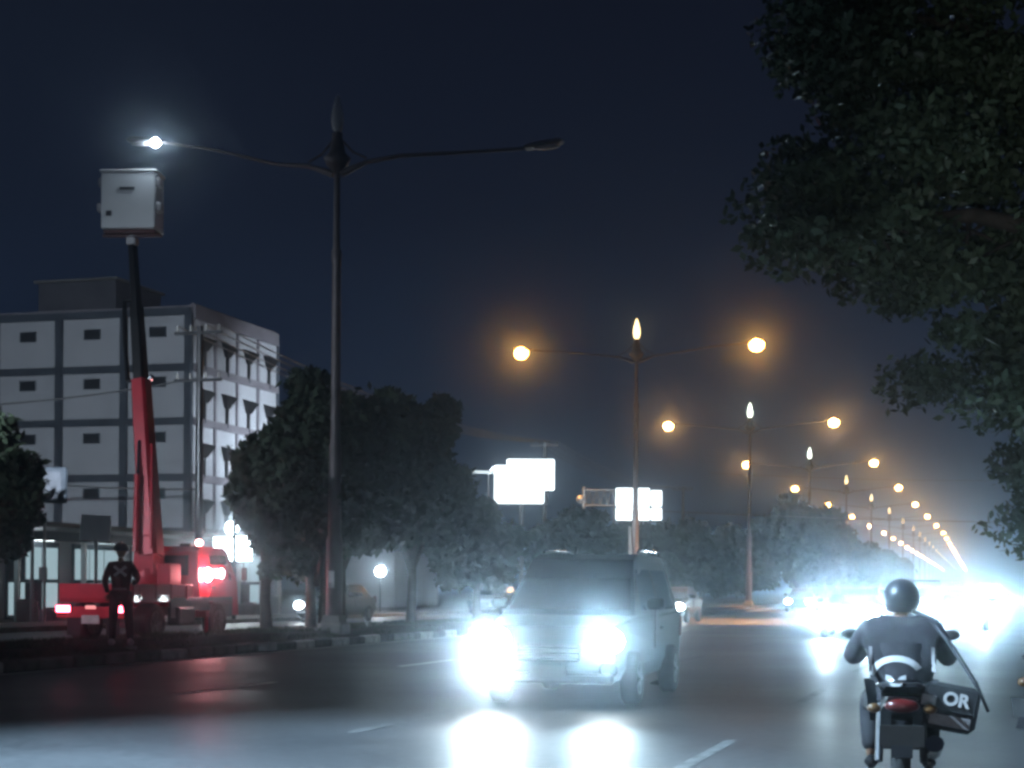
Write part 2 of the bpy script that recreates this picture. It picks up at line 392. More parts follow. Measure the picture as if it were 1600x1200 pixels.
# the left head of the nearest lamp is being worked on: its lamp is on
lh = RD(POLE, Z1, .22) - Pv * 5.05 + Vector((0, 0, 11.60))
for o in [x for x in bpy.data.objects if x.name.startswith('lens') and x.parent.parent == p1 and x.data.vertices[0].co.x < 0]:
    bulb = MB().ell((-4.80, -.12, 12.10), (.11, .11, .11), 10, 7).build('bulb', emit('new_led_lamp', (.72, .86, 1), 130), o.parent)

# ================================================================== unseen street lights on the left, added to light facades and truck
def added_led_post(off, Z, h, watt, label, aim):
    t = thing('led_street_light', RD(off, Z, .14), YAW, label, 'street light', 'single-arm LED street lights along the sidewalk')
    MB().tube([(0, 0, 0), (0, 0, h - .5), (.25, 0, h - .1), (1.3, 0, h)], [.09, .06, .05, .04], 8).build('pole', M_STEEL, t)
    MB().box((1.6, 0, h), (.7, .26, .08), bev=.03).build('lamp_head', M_STEEL, t)
    MB().box((1.62, 0, h - .05), (.5, .18, .02)).build('lens', emit('led_panel_glow', (.8, .88, 1), 30), t)
    base = RD(off, Z, .14); head = base + Pv * 1.62 + Vector((0, 0, h - .1))
    spot('street_light_beam', head, aim, watt, (.74, .86, 1), 62, .8, .12)
    return t
added_led_post(-28.5, 29, 8, 5000, 'LED street light left of the truck, outside the photo', RD(-20.5, 40, 4.5))  # added out of view to brighten the truck and boom
added_led_post(-31.0, 34, 9, 75000, 'LED street light on the sidewalk at the left edge of the photo', RD(-46, 84, 4))  # added out of sight to light the front of the block
q = thing('led_street_light', (-10.5, 9.5, .1), .1, 'LED street light left of the camera pooling light on the near road', 'street light', 'single-arm LED street lights along the sidewalk')
MB().tube([(0, 0, 0), (0, 0, 8.6), (.3, 0, 8.95), (3.2, 0, 9.2)], [.1, .06, .05, .04], 8).build('pole', M_STEEL, q)
MB().box((3.6, 0, 9.2), (.8, .28, .08), bev=.03).build('lamp_head', M_STEEL, q)
MB().box((3.6, 0, 9.15), (.5, .18, .02)).build('lens', emit('led_panel_glow', (.8, .88, 1), 30), q)
spot('street_light_beam', (-6.9, 9.8, 9.1), (-.4, 11.0, 0), 30000, (.5, .76, 1), 74, .8, .15)
added_led_post(-28.4, 92, 8, 56000, 'LED street light hidden behind the big median tree', RD(-46, 102, 12))  # added behind the tree to light the side of the block

# ================================================================== the swiftlet-house style block
bl = thing('concrete_building', (-18.2, 94, 0), YAW, 'pale five-storey block with dark frame grid and tiny vent windows', 'building')
BW, BDp, BH = 16.8, 11.6, 16.7
MB().box((-BW / 2, BDp / 2, BH / 2), (BW, BDp, BH)).build('wall', M_WALL, bl)
bands = [16.85, 13.7, 10.66, 7.47, 4.4]
for i, z in enumerate(bands):
    MB().box((-BW / 2 - .2, -.06, z), (BW + .4 - .04, .26, .42)).build('floor_band', M_FRAME, bl)
    MB().box((.06, BDp / 2, z + .001), (.22, BDp - .3, .44 if i else .75)).build('floor_band', M_FRAME2, bl)
for k in range(5):
    w = .42
    MB().box((-k * 4.2 - (.12 if k == 0 else 0), -.1, BH / 2), (w, .30, BH + .12)).build('pilaster', M_FRAME, bl)
for k in range(1, 5):
    MB().box((.05, k * BDp / 4 - .05, BH / 2), (.16, .2, BH)).build('pilaster', M_FRAME2 if k < 4 else M_FRAME, bl)
vz = [16.0 - .25, 13.0 - .1, 9.87 - .1, 6.7 - .1, 3.5]
for k in range(4):
    for z in vz:
        cx = -k * 4.2 - 2.1
        w = MB()
        for a, b, c, d in ((0, .27, 1.06, .06), (0, -.27, 1.06, .06), (.5, 0, .06, .48), (-.5, 0, .06, .48)): w.box((cx + a, -.02, z + b), (c, .12, d))
        f = w.build('vent_window', M_FRAME, bl)
        MB().box((cx, -.004, z), (.94, .02, .48)).build('pane', M_DARKW, f)
        sl = MB()
        for q in range(4): sl.box((cx, -.035, z - .17 + q * .115), (.92, .03, .022), rotm(.5, 0, 0))
        sl.build('louvre', M_FRAME, f)
for k in range(4):
    for z in (15.0, 12.0, 8.9, 5.7, 2.6):
        yy = k * BDp / 4 + BDp / 8 + .1
        # dark canted hood with a long outlet pipe below
        hd = MB().add([(.03, yy - .75, z + .62), (.03, yy + .75, z + .62), (.03, yy + .12, z - .2), (.03, yy - .3, z - .2),
                       (.42, yy - .75, z + .5), (.42, yy + .75, z + .5), (.2, yy + .12, z - .2), (.2, yy - .3, z - .2)],
                      [(0, 1, 5, 4), (3, 7, 6, 2), (4, 5, 6, 7), (0, 4, 7, 3), (1, 2, 6, 5), (0, 3, 2, 1)]).build('vent_hood', M_DARKW, bl)
        MB().tube([(.12, yy - .1, z - .2), (.12, yy - .1, z - 1.35)], .1, 8).build('outlet_pipe', M_DARKW, bl)
MB().box((-9.0, 5.5, BH + 1.35), (5.2, 5.5, 2.7)).build('stair_head', M_ROOF, bl)
MB().box((-9.0, 5.5, BH + 2.78), (5.6, 5.9, .14)).build('roof_slab', M_CONCD, bl)
MB().box((-BW / 2, BDp / 2, BH + .03), (BW - .6, BDp - .6, .05)).build('roof', M_ROOF, bl)
pz = MB()
for c, d in (((-BW / 2, .1, BH + .35), (BW, .16, .3)), ((-.1, BDp / 2, BH + .5), (.18, BDp - .4, .3)), ((-BW / 2, BDp - .1, BH + .35), (BW, .16, .3))): pz.box(c, d)
pz.build('parapet', M_FRAME2, bl)
# grey house behind on the right
hb = thing('grey_house', RD(-43.5, 112, 0), YAW, 'plain grey two-storey house half hidden behind the pale block', 'building')
MB().box((0, 4, 5), (6, 9, 10)).build('wall', M_FRAME2, hb)
MB().box((0, 4, 10.1), (6.5, 9.5, .25)).build('roof', M_CONCD, hb)
MB().box((.8, 3, 11.8), (3.0, 4, 3.2)).build('water_tank', M_BLACK, hb)
for k in range(2):
    f = MB().box((-1.2 + k * 2.4, -.52, 7.2), (1.2, .06, 1.2)).build('window', M_FRAME, hb); MB().box((-1.2 + k * 2.4, -.56, 7.2), (1.0, .04, 1.0)).build('pane', M_GLASS, f)

# ================================================================== shop row on the left
sh = thing('shop_row', RD(-33.0, 44, 0), YAW, 'low row of open shops with pale lit fronts behind the truck', 'shop')
SL = 34
MB().box((-3.6, SL / 2, 1.75), (5.0, SL, 3.5)).build('wall', M_WALL, sh)
MB().box((-2.6, SL / 2, 3.6), (7.6, SL + .6, .16), rotm(0, .06, 0)).build('roof', M_DSTEEL, sh)
MB().box((-.2, SL / 2, 3.05), (.08, SL, .34)).build('fascia', M_FRAME, sh)
for k in range(9):
    y = k * SL / 8
    MB().box((-.3, y, 1.5), (.16, .16, 3.0)).build('post', M_STEEL, sh)
for k in range(8):
    y = k * SL / 8 + SL / 16; c = (-1.07, y, 1.45)
    kind = [0, 1, 1, 2, 1, 1, 2, 2][k]
    f = MB().box((-1.06, y, 1.5), (.06, 3.3, 2.7)).build('shop_front', M_FRAME, sh)
    mcol = E_WIN if kind else M_GLASS
    for q in range(3):
        for r_ in range(2):
            MB().box((-1.02, y - 1.05 + q * 1.05, .85 + r_ * 1.25), (.03, .95, 1.12)).build('pane', mcol if (q + r_ + k) % 4 else M_GLASS, f)
    if kind:
        MB().tube([(-.6, y - .6, 2.92), (-.6, y + .6, 2.92)], .03, 6).build('tube_light', E_SHOP if kind == 1 else E_SHOPB, sh)
# goods standing outside the shops
for k in range(14):
    y = 2 + k * 2.2 + random.uniform(-.5, .5); h = random.uniform(.5, 1.3); p = RD(-32.4 + random.uniform(-.1, .5), 44, 0) + D * y
    o = MB().box((0, 0, h / 2), (random.uniform(.4, .8), random.uniform(.4, 1.1), h), bev=.04).box((0, 0, h + .03), (.5, .5, .06)).build('crate_stack', random.choice([M_CONC, M_FRAME, M_WHITE, M_CONCD]), None, p, (0, 0, random.uniform(-.4, .4)))
    tag(o, (('nearest' if k == 0 else ordinal[k] + ' in depth') + ' goods crate in front of the lit shops'), 'crate', 'crates in front of the shops')
# floodlight seen past the median tree
fl = thing('floodlight', RD(-31.9, 69.2, 0), YAW, 'glaring white floodlight on a post right of the crane truck cab', 'floodlight')
MB().tube([(0, 0, 0), (0, 0, 3.4)], .06, 8).build('post', M_STEEL, fl)
MB().box((0, -.12, 2.9), (1.8, .1, 1.1), bev=.04).build('housing', M_DSTEEL, fl)
MB().box((0, -.18, 2.9), (1.7, .03, 1.0)).build('lens', E_SHOPB, fl)
MB().ell((-.15, 0, 3.75), (.28, .28, .28), 10, 7).build('globe', E_SHOPB, fl)
fl2 = thing('globe_lamp', RD(-29.5, 79, 0), YAW, 'round white garden lamp shining between the median tree trunks', 'lamp')
MB().tube([(0, 0, .14), (0, 0, 1.9)], .05, 8).build('post', M_DSTEEL, fl2)
MB().ell((0, 0, 2.08), (.24, .24, .24), 12, 8).build('globe', emit('garden_globe_glow', (.85, .97, 1), 110), fl2)

# blank signboards
def board(name, base, post_h, w, h, m, label, rnd=0, two=False, lean=0):
    t = thing(name, base, 0, label, 'sign')
    if two:
        for s in (-1, 1): MB().tube([(s * w * .35, .06, 0), (s * w * .35, .06, post_h)], .05, 7).build('post', M_STEEL, t)
    else: MB().tube([(0, .07, 0), (0, .07, post_h)], .06, 8).build('post', M_STEEL, t)
    MB().box((0, 0, post_h + h / 2 - .1), (w, .1, h), rotm(0, lean, 0), bev=max(.02, rnd)).build('panel', m, t)
    return t
board('signboard', RD(-30.5, 56, .14), 2.8, 1.02, .86, mat('plain_pale_sheet', (.8, .83, .85), .6, 0, .06, 2), 'small blank pale signboard standing above the shops behind the worker', lean=.05)
dk = board('billboard', RD(-30.9, 53, .14), 3.9, 2.25, 1.15, M_FRAME, 'dark unlit rounded billboard on a single post at far left', rnd=.2)
MB().box((0, -.056, 4.38), (1.9, .02, .85), bev=.01).build('poster_panel', mat('dull_poster', (.09, .1, .12), .6, 0, .5, 1.2), dk)

# ================================================================== utility poles and cables
def upole(off, Z, h, label, cross=True):
    t = thing('utility_pole', RD(off, Z, .1), YAW, label, 'utility pole', 'utility poles along the sidewalk')
    MB().tube([(0, 0, 0), (0, 0, h)], [.17, .11], 10).build('pole', M_CONCD if Z > 80 else M_BLACK, t)
    if cross:
        for z in (h - .25,) + ((h - 1.9,) if Z < 80 else ()):
            MB().box((0, -.12, z), (1.8, .1, .1)).build('crossarm', M_STEEL if Z > 80 else M_BLACK, t)
            for s in (-.8, -.3, .3, .8): MB().lathe([(.03, 0), (.06, .06), (.03, .1), (.055, .15), (.02, .2)], (s, -.12, z + .05), 7).build('insulator', M_CONC, t)
    return t
upole(-28.0, 58, 10.3, 'black concrete utility pole in front of the pale block corner')
upole(-28.0, 101.8, 10.2, 'utility pole with crossarm above the left bright sign')
upole(-28.0, 146, 10.2, 'small far utility pole beyond the bright signs')
t = thing('service_pole', RD(-27.9, 60.5, .1), YAW, 'thin black steel pole just right of the black utility pole', 'pole')
MB().tube([(0, 0, 0), (0, 0, 5.3)], .08, 8).build('pole', M_BLACK, t); MB().box((0, 0, 5.33), (.22, .22, .06)).build('cap', M_BLACK, t)
t = thing('service_pole', RD(-30.2, 52.5, .1), YAW, 'thin pale pole with small box left of the worker', 'pole')
MB().tube([(0, 0, 0), (0, 0, 3.5)], .05, 8).build('pole', M_STEEL, t); MB().box((0, -.08, 1.6), (.25, .14, .4), bev=.02).build('meter_box', M_STEEL, t)
def cable(name, a, b, sag, r, label, m=M_CABLE):
    pts = []
    for i in range(17):
        k = i / 16; p = Vector(a).lerp(Vector(b), k); p.z -= sag * 4 * k * (1 - k); pts.append(p)
    return tag(MB().tube(pts, r, 5).build(name, m), label, 'cable', 'overhead cables')
for s, lab in ((-.8, 'outer left overhead cable between the two utility poles'), (-.3, 'inner left overhead cable between the two utility poles'), (.3, 'inner right overhead cable between the two utility poles'), (.8, 'outer right overhead cable between the two utility poles')):
    cable('overhead_cable', RD(-28 , 58, 10.4) + Pv * s - D * .12, RD(-28, 101.8, 10.3) + Pv * s - D * .12, .9, .03, lab, M_CABLEL)
    cable('overhead_cable', RD(-28, 101.8, 10.3) + Pv * s - D * .12, RD(-28, 146, 10.3) + Pv * s - D * .12, .9, .02, lab.replace('between the two utility poles', 'running on beyond the second utility pole'), M_CABLEL)
cable('overhead_cable', RD(-28, 58, 8.6) - Pv * 22 , RD(-28, 58, 8.6), .8, .03, 'dark cable crossing the upper face of the pale block')
cable('overhead_cable', RD(-28, 58, 4.7) - Pv * 20 + Vector((0, 0, 2.2)), RD(-28, 58, 4.7), .5, .035, 'dark sagging cable crossing low over the shops')
cable('overhead_cable', RD(-17.5, 78, 5.05), RD(4.5, 96, 5.3), .12, .022, 'thin pale wire spanning the road right of the right bright sign', M_CABLEL)
cable('overhead_cable', RD(-19, 108, 8.9), RD(5, 112, 8.9), .25, .022, 'thin wire high across the road behind the third street lamp', M_CABLEL)

# ================================================================== bright signs
sg = thing('illuminated_sign', RD(-18.0, 62, .2), 0, 'large glaring white twin-panel sign on a post, left of the gantry sign', 'sign')
MB().tube([(.1, .1, 0), (.1, .1, 4.4)], .09, 10).build('post', M_STEEL, sg)
MB().box((.0, .02, 5.0), (1.86, .1, 1.42), bev=.08).build('panel', E_SIGN, sg)
MB().box((.42, -.1, 5.36), (1.78, .08, 1.16), bev=.08).build('panel', E_SIGN, sg)
MB().box((.1, .1, 5.0), (2.0, .05, 1.5)).build('backing', M_DSTEEL, sg)
MB().tube([(-2.25, .05, 5.47), (-.9, .05, 5.45)], .05, 8).build('side_arm', emit('tube_lamp', (.8, .95, 1), 1.3), sg)  # arm drawn with a glow of its own
s2 = thing('illuminated_sign', RD(-18.25, 61, .2), 0, 'small square white sign glowing below the large twin-panel sign', 'sign')
MB().tube([(0, .06, 0), (0, .06, 2.9)], .04, 8).build('post', M_STEEL, s2)
MB().box((0, 0, 3.15), (.5, .06, .5), bev=.05).build('panel', E_SIGN, s2)
gs = thing('gantry_sign', RD(-16.95, 76, .2), 0, 'glaring white four-panel road sign hung on a lattice truss arm', 'sign')
MB().tube([(0, .15, 0), (0, .15, 4.0)], .1, 10).build('post', M_STEEL, gs)
for c, d in (((0.08, 0, 5.32), (1.55, .08, .84)), ((0.08, 0, 4.56), (1.55, .08, .58)), ((1.16, 0, 5.28), (.5, .08, .72)), ((1.16, 0, 4.56), (.5, .08, .56))):
    MB().box(c, d, bev=.06).build('panel', E_SIGN, gs)
MB().box((.3, .1, 4.95), (2.2, .04, 1.5)).build('backing', M_DSTEEL, gs)
tr = MB()
for z in (4.95, 5.65): tr.tube([(-2.1, 0, z), (-.7, 0, z)], .035, 6); tr.tube([(-2.1, .4, z), (-.7, .4, z)], .035, 6)
for k in range(4):
    x = -2.1 + k * .35
    tr.tube([(x, 0, 4.95), (x + .175, 0, 5.65)], .022, 5); tr.tube([(x + .175, 0, 5.65), (x + .35, 0, 4.95)], .022, 5)
    tr.tube([(x, 0, 4.95), (x, .4, 4.95)], .02, 5); tr.tube([(x, 0, 5.65), (x, .4, 5.65)], .02, 5)
tr.build('truss', M_STEEL, gs)
MB().tube([(-2.15, 0, 4.4), (-2.15, 0, 5.8)], .07, 8).build('end_post', M_STEEL, gs)
MB().lathe([(0.001, 0), (.18, 0), (.2, .04), (.001, .06)], (-2.3, -.02, 5.2), 14, rotm(R(90), 0, 0)).build('end_disc', M_STEEL, gs)
spot('sign_floodlight', RD(-17.6, 70, 4.2), RD(-17, 76, 5.0), 900, (.8, .93, 1), 80, 1, .05)  # lamp without a body, added to brighten the sign truss

# ================================================================== trees
def leaves(name, clumps, n, size, m, shell=.55, flat=0.0):
    cl = np.array([c[:3] for c in clumps]); rd = np.array([c[3:] for c in clumps])
    w = rd[:, 0] * rd[:, 1] * rd[:, 2]; w = w ** .8; w /= w.sum()
    k = rng.choice(len(clumps), n, p=w); u = rng.normal(size=(n, 3)); u /= np.linalg.norm(u, axis=1)[:, None]
    r = shell + (1 - shell) * rng.random(n) ** .6; r *= 1 + .16 * np.sin(u[:, 0] * 7 + k) * np.cos(u[:, 2] * 6 + k * 2) + rng.normal(0, .05, n)
    c = cl[k] + u * r[:, None] * rd[k]
    a = rng.normal(size=(n, 3)); a /= np.linalg.norm(a, axis=1)[:, None]; b = np.cross(a, rng.normal(size=(n, 3))); b /= np.linalg.norm(b, axis=1)[:, None]
    s = size * rng.uniform(.6, 1.35, n)[:, None]
    v = np.empty((n, 4, 3)); v[:, 0] = c - a * s; v[:, 1] = c + b * s * .5; v[:, 2] = c + a * s; v[:, 3] = c - b * s * .5
    me = bpy.data.meshes.new(name); me.vertices.add(4 * n); me.vertices.foreach_set('co', v.ravel().astype(np.float32))
    me.loops.add(4 * n); me.loops.foreach_set('vertex_index', np.arange(4 * n, dtype=np.int32)); me.polygons.add(n)
    me.polygons.foreach_set('loop_start', np.arange(0, 4 * n, 4, dtype=np.int32)); me.polygons.foreach_set('loop_total', np.full(n, 4, dtype=np.int32))
    me.materials.append(m); me.update(); me.validate(); return me
def median_tree(off, Z, h, rad, low, n, label, m=M_LEAF, trunks=1, leaf=.16, group='trees on the median'):
    z0 = .25
    t = thing('tree', RD(off, Z, z0 if KL < off < KR else .1), random.uniform(0, 6), label, 'tree', group)
    rnd = random.Random(int(Z * 7 + off)); clumps = []
    for i in range(34):
        a = rnd.uniform(0, 2 * math.pi); q = rnd.random() ** .5 * .86 * rad; zz = low + (h - low) * (.5 + rnd.uniform(-.5, .44) * (1.1 - .5 * (q / rad) ** 2))
        s = rad * rnd.uniform(.14, .44) * (1.1 - .5 * abs((zz - low) / (h - low) - .4))
        clumps.append((math.cos(a) * q, math.sin(a) * q, zz, s, s, s * rnd.uniform(.7, .95)))
    clumps.append((0, 0, (h + low) / 2, rad * .62, rad * .62, (h - low) * .40))
    link('crown', leaves('crown', clumps, n, leaf, m, .35), t)['kind'] = 'stuff'
    tk = MB()
    for k in range(trunks):
        x = (k - (trunks - 1) / 2) * .35
        tk.tube([(x, 0, -.12), (x + .04, .02, low * .5), (x * 1.4, .05, low + .4), (x * 2.2, .1, (h + low) / 2)], [.17, .13, .11, .04], 8)
    for c in clumps[:9]: tk.tube([(0, 0, low * .75), (c[0] * .4, c[1] * .4, (low + c[2]) / 2), (c[0], c[1], c[2])], [.07, .05, .015], 5)
    tk.build('trunk', M_BARK, t); return t
median_tree(-17.2, 41.8, 5.6, 1.75, 1.5, 26000, 'dark bushy median tree just right of the crane truck', trunks=2)
median_tree(-17.3, 39.2, 4.3, 1.0, 1.5, 7000, 'slim dark sapling just left of the bushy median tree')
median_tree(-17.9, 45.0, 6.9, 2.4, 1.7, 26000, 'broad dark median tree right behind the unlit lamp pole', trunks=1)
median_tree(-16.9, 47.6, 6.8, 1.95, 1.9, 24000, 'tall round dark tree right of the unlit lamp pole')
median_tree(-17.0, 54, 3.9, 1.6, 1.2, 12000, 'dark tree beneath and left of the large twin-panel sign')
median_tree(-17.6, 68.0, 4.3, 2.0, 1.2, 12000, 'low dark tree between the two bright signs', leaf=.2)
median_tree(-17.1, 82, 4.3, 2.2, 1.2, 10000, 'low dark tree below the four-panel gantry sign', leaf=.22)
median_tree(-17.4, 94, 5.0, 2.4, 1.3, 10000, 'grey-green median tree right of the gantry sign', leaf=.24)
median_tree(-17.0, 112, 5.4, 2.6, 1.3, 10000, 'dark tree left of the yellowish tree', leaf=.26)
median_tree(-16.5, 134, 8.8, 4.0, 1.6, 14000, 'tall yellowish-grey tree behind the second lit street lamp', M_LEAFY, leaf=.32)
median_tree(-17.6, 158, 7.6, 3.8, 1.6, 11000, 'yellowish tree at the foot of the third lit street lamp', M_LEAFY, leaf=.34)
for Z, lab in ((185, 'small far median tree right of the yellowish trees, nearest of three'), (215, 'small far median tree, middle of three by the glare'), (250, 'small far median tree at the edge of the glare')):
    median_tree(-17.3, Z, 6.8, 3.6, 1.6, 7000, lab, leaf=.42)
# left side trees
median_tree(-28.9, 45.5, 6.0, 2.3, 2.0, 22000, 'black leafy tree at the left edge of the photo', group='sidewalk trees')
median_tree(-29.5, 117, 5.2, 2.6, 1.6, 7000, 'dark sidewalk tree far behind the median trees', leaf=.26, group='sidewalk trees')
median_tree(-30.0, 138, 5.0, 2.8, 1.6, 7000, 'far dark sidewalk tree left of the gantry sign post', leaf=.28, group='sidewalk trees')
for k, (off, Z) in enumerate(((6.5, 60), (6.8, 84), (6.2, 110), (6.6, 150))):
    median_tree(off, Z, 6.5, 3.0, 1.8, 11000, ['first', 'second', 'third', 'last'][k] + ' dark verge tree right of the oncoming traffic', leaf=.24, group='verge trees')

# the large overhanging tree on the right
bt = thing('roadside_tree', RD(4.2, 17.0, .1), 0, 'large broad-leaved tree overhanging the road at the right edge', 'tree')
trk = MB(); B0 = Vector((0, 0, 0))
limbs = [((-.1, 0, 2.8), (-2.0, -.3, 4.4), (-4.6, -.4, 5.0), (-6.3, -.2, 4.9)), ((-.1, .1, 3.2), (-1.6, .2, 5.6), (-3.6, .3, 6.9), (-5.9, .1, 7.3)),
         ((0, 0, 2.6), (-1.3, -.7, 3.2), (-2.4, -1.0, 3.1), (-3.3, -1.1, 2.5)), ((.2, .2, 3.6), (.4, .6, 6.2), (-1.2, .8, 8.6), (-3.4, .8, 9.6)),
         ((.1, -.2, 3), (1.8, -.6, 5.0), (3.5, -.4, 6.6), (4.6, 0, 7.2))]
trk.tube([(0, 0, -.1), (.05, 0, 1.4), (0, 0, 2.9), (.1, .1, 4.2)], [.42, .33, .3, .24], 12)
clumps = []
for L in limbs:
    pts = [Vector(p) for p in L]; trk.tube(pts, [.2, .14, .08, .025], 8)
    for i in range(26):
        k = .25 + .8 * i / 26; seg = min(2, int(k * 3)); p = pts[seg].lerp(pts[seg + 1], min(1.1, k * 3 - seg))
        q = p + Vector((random.gauss(0, .45), random.gauss(0, .55), random.gauss(-.1, .42)))
        s = random.uniform(.22, .55); clumps.append((*q, s * 1.15, s * 1.15, s * .6))
        trk.tube([p, p.lerp(q, .6) + Vector((0, 0, .06)), q], [.03, .018, .008], 4)
trk.build('trunk', M_BARK, bt)
for i in range(230):
    z = random.uniform(2.0, 11.5); xm_ = -6.4 + max(0, 5.0 - z) * .95 + random.uniform(0, .9)
    x = xm_ + (4.5 - xm_) * random.random() ** 1.3; s = random.uniform(.18, .75)
    clumps.append((x, random.uniform(-1.4, 2.2), z, s * 1.2, s * 1.1, s * .65))
for i in range(110):
    z = random.uniform(1.7, 5.2); x = random.uniform(-3.3 - (z - 1.7) * .35, .6); s = random.uniform(.25, .6)
    clumps.append((x, random.uniform(-1.0, 2.0), z, s * 1.1, s, s * .8))
# leafy sprays hanging low at the right edge
for L in (((-2.2, -1, 3.6), (-2.9, -1.0, 2.9), (-3.2, -1.1, 2.0)), ((-1.6, -.6, 4.2), (-1.9, -.9, 3.0), (-2.0, -.9, 2.2))):
    for i in range(9):
        q = Vector(L[0]).lerp(Vector(L[2]), i / 8) + Vector((random.gauss(0, .22), random.gauss(0, .2), 0)); clumps.append((*q, .28, .28, .22))
crown = link('crown', leaves('crown', clumps, 250000, .06, M_LEAFN, .1), bt); crown['kind'] = 'stuff'
lv = MB().add([(0, -.09, 0), (.045, -.02, .012), (.04, .04, .01), (0, .1, -.01), (-.04, .04, .01), (-.045, -.02, .012)], [(0, 1, 2, 3), (0, 3, 4, 5)]); lvm = lv.mesh('leaf', mat('glossy_leaf', (.2, .23, .18), .35, 0, .3, 20, spec=.6))  # paler leaf colour stands in for lit highlights
for i in range(290):
    c = clumps[random.randrange(len(clumps))]; u = Vector((random.gauss(0, 1), -abs(random.gauss(0, 1)), random.gauss(-.8, .7))).normalized()
    p = (c[0] + u.x * c[3] * 1.05, c[1] + u.y * c[4] * 1.05, c[2] + u.z * c[5] * 1.1)
    o = link('leaf', lvm, crown, p, (random.uniform(-1, 1), random.uniform(-1, 1), random.uniform(0, 6.3))); s = random.uniform(.7, 1.25); o.scale = (s, s, s)

# ================================================================== wheels
def wheel(parent, c, r, w, m=M_RUB, rn='wheel', nm=16):
    rt = rotm(0, R(90), 0)
    o = MB().lathe([(r * .62, -w / 2), (r * .9, -w / 2), (r, -w * .36), (r, w * .36), (r * .9, w / 2), (r * .62, w / 2)], c, nm, rt).build(rn, m, parent)
    rim = MB().lathe([(.02, -w * .36), (r * .3, -w * .36), (r * .6, -w * .46), (r * .64, -w * .5)], c, nm, rt).lathe([(.02, w * .36), (r * .3, w * .36), (r * .6, w * .46), (r * .64, w * .5)], c, nm, rt)
    for k in range(5):
        a = k * 2 * math.pi / 5
        for s in (-1, 1): rim.box((c[0] + s * w * .42, c[1] + math.cos(a) * r * .36, c[2] + math.sin(a) * r * .36), (.03, r * .14, r * .5), rotm(a - math.pi / 2, 0, 0))
    rim.build('rim', M_RIM, o); return o

# ================================================================== cars (front towards -y)
def make_car(label, paint, kind='mpv', lights=True, power=700, fog=False, loc=(0, 0, 0), rz=0, dim=1.0, target=None, group=None, rad=.07, cone=46):
    t = thing('car', loc, rz, label, 'car', group)
    if kind == 'mpv':
        low = [(0.04, .30), (0, .42), (0, .72), (.12, .92), (1.0, 1.04), (4.15, 1.04), (4.3, .9), (4.34, .5), (4.25, .3)]
        up = [(.95, 1.03), (1.75, 1.70), (2.1, 1.775), (3.7, 1.76), (3.98, 1.66), (4.2, 1.03)]; W_, Lg = 1.74, 4.3
    else:
        low = [(0.04, .26), (0, .38), (0, .6), (.15, .78), (1.15, .92), (4.0, .94), (4.3, .86), (4.36, .45), (4.25, .28)]
        up = [(1.1, .91), (1.9, 1.38), (2.2, 1.44), (3.2, 1.43), (3.9, .93)]; W_, Lg = 1.7, 4.3
    hw = W_ / 2
    body = MB().prism(low, -hw, hw, ins=lambda y, z: (.10 if y < .13 else 0) + (.05 if z > .9 else 0) + (.06 if z < .35 else 0) + (.08 if y > 4.2 else 0))
    body.build('body', paint, t)
    topz = max(z for _, z in up)
    ins = lambda y, z: .07 + (.17 if z > topz - .15 else 0)
    MB().prism(up, -hw, hw, ins=ins).build('cabin', paint, t)
    # windscreen, rear and side glass, a little proud of the cabin
    (y0, z0), (y1, z1) = up[0], up[1]
    fr = MB().add([(-hw + .13, y0 - .012 + .06, z0 + .07), (hw - .13, y0 - .012 + .06, z0 + .07), (hw - .27, y1 - .03, z1 - .04), (-hw + .27, y1 - .03, z1 - .04)], [(0, 1, 2, 3)]).build('windscreen', M_GLASS, t)
    for s in (-1, 1):
        for a, b in ((y1 - .15, 2.55), (2.62, up[-2][0] - .25)):
            x0 = s * (hw - .065); x1 = s * (hw - .2)
            MB().add([(x0, a - .3 if a < 2 else a, z0 + .06), (x0, b, z0 + .06), (x1, b, topz - .19), (x1, a + .05, topz - .19)], [(0, 1, 2, 3)]).build('side_window', M_GLASS, t)
        MB().box((s * (hw + .09), 1.45, z0 + .14), (.2, .1, .14), bev=.03).build('wing_mirror', paint, t)
        MB().box((s * hw * .99, 2.0, (z0 + .28) / 2 + .25), (.02, .012, .55)).build('door_seam', M_DSTEEL, t)
        MB().box((s * (hw + .01), 2.35, z0 - .16), (.03, .16, .03), bev=.01).build('door_handle', M_CHROME, t)
        zc = .76 if kind == 'mpv' else .64
        hl = MB().ell((s * (hw - .22), .03, zc), (.2, .09, .15), 14, 6).build('headlight', E_HEAD if lights else M_GLASS, t)
        fg = MB().ell((s * (hw - .2), .02, .44), (.12, .05, .1), 10, 5).build('fog_lamp', E_HEAD if (fog and s < 0) else M_GLASS, t)
        MB().box((s * (hw - .12), Lg + .03, .85), (.14, .06, .28), bev=.02).build('tail_light', mat('red_lens', (.09, .008, .008), .3), t)
        if power:
            pos = Vector((s * (hw - .22), -.17, zc))
            spot('headlight_beam', pos, target - Vector((0, 0, 0)) if target else pos + Vector((0, -10, -.1)), power, COLD, cone, 1, rad, t)
    MB().box((0, -.0, (.62 if kind == 'mpv' else .52)), (.72, .06, .2), bev=.02).build('grille', M_DSTEEL, t)
    for q in range(3): MB().box((0, -.035, (.56 if kind == 'mpv' else .46) + q * .06), (.7, .02, .014)).build('grille_bar', M_CHROME, t)
    MB().box((0, .0, .34), (W_ * .86, .1, .12), bev=.03).build('bumper', M_DSTEEL, t)
    MB().box((0, -.06, .42), (.42, .015, .13)).build('number_plate', M_PLATEK, t)
    for y in (.85, 3.45):
        for s in (-1, 1): wheel(t, (s * (hw - .08), y, .31), .31, .19)
    return t
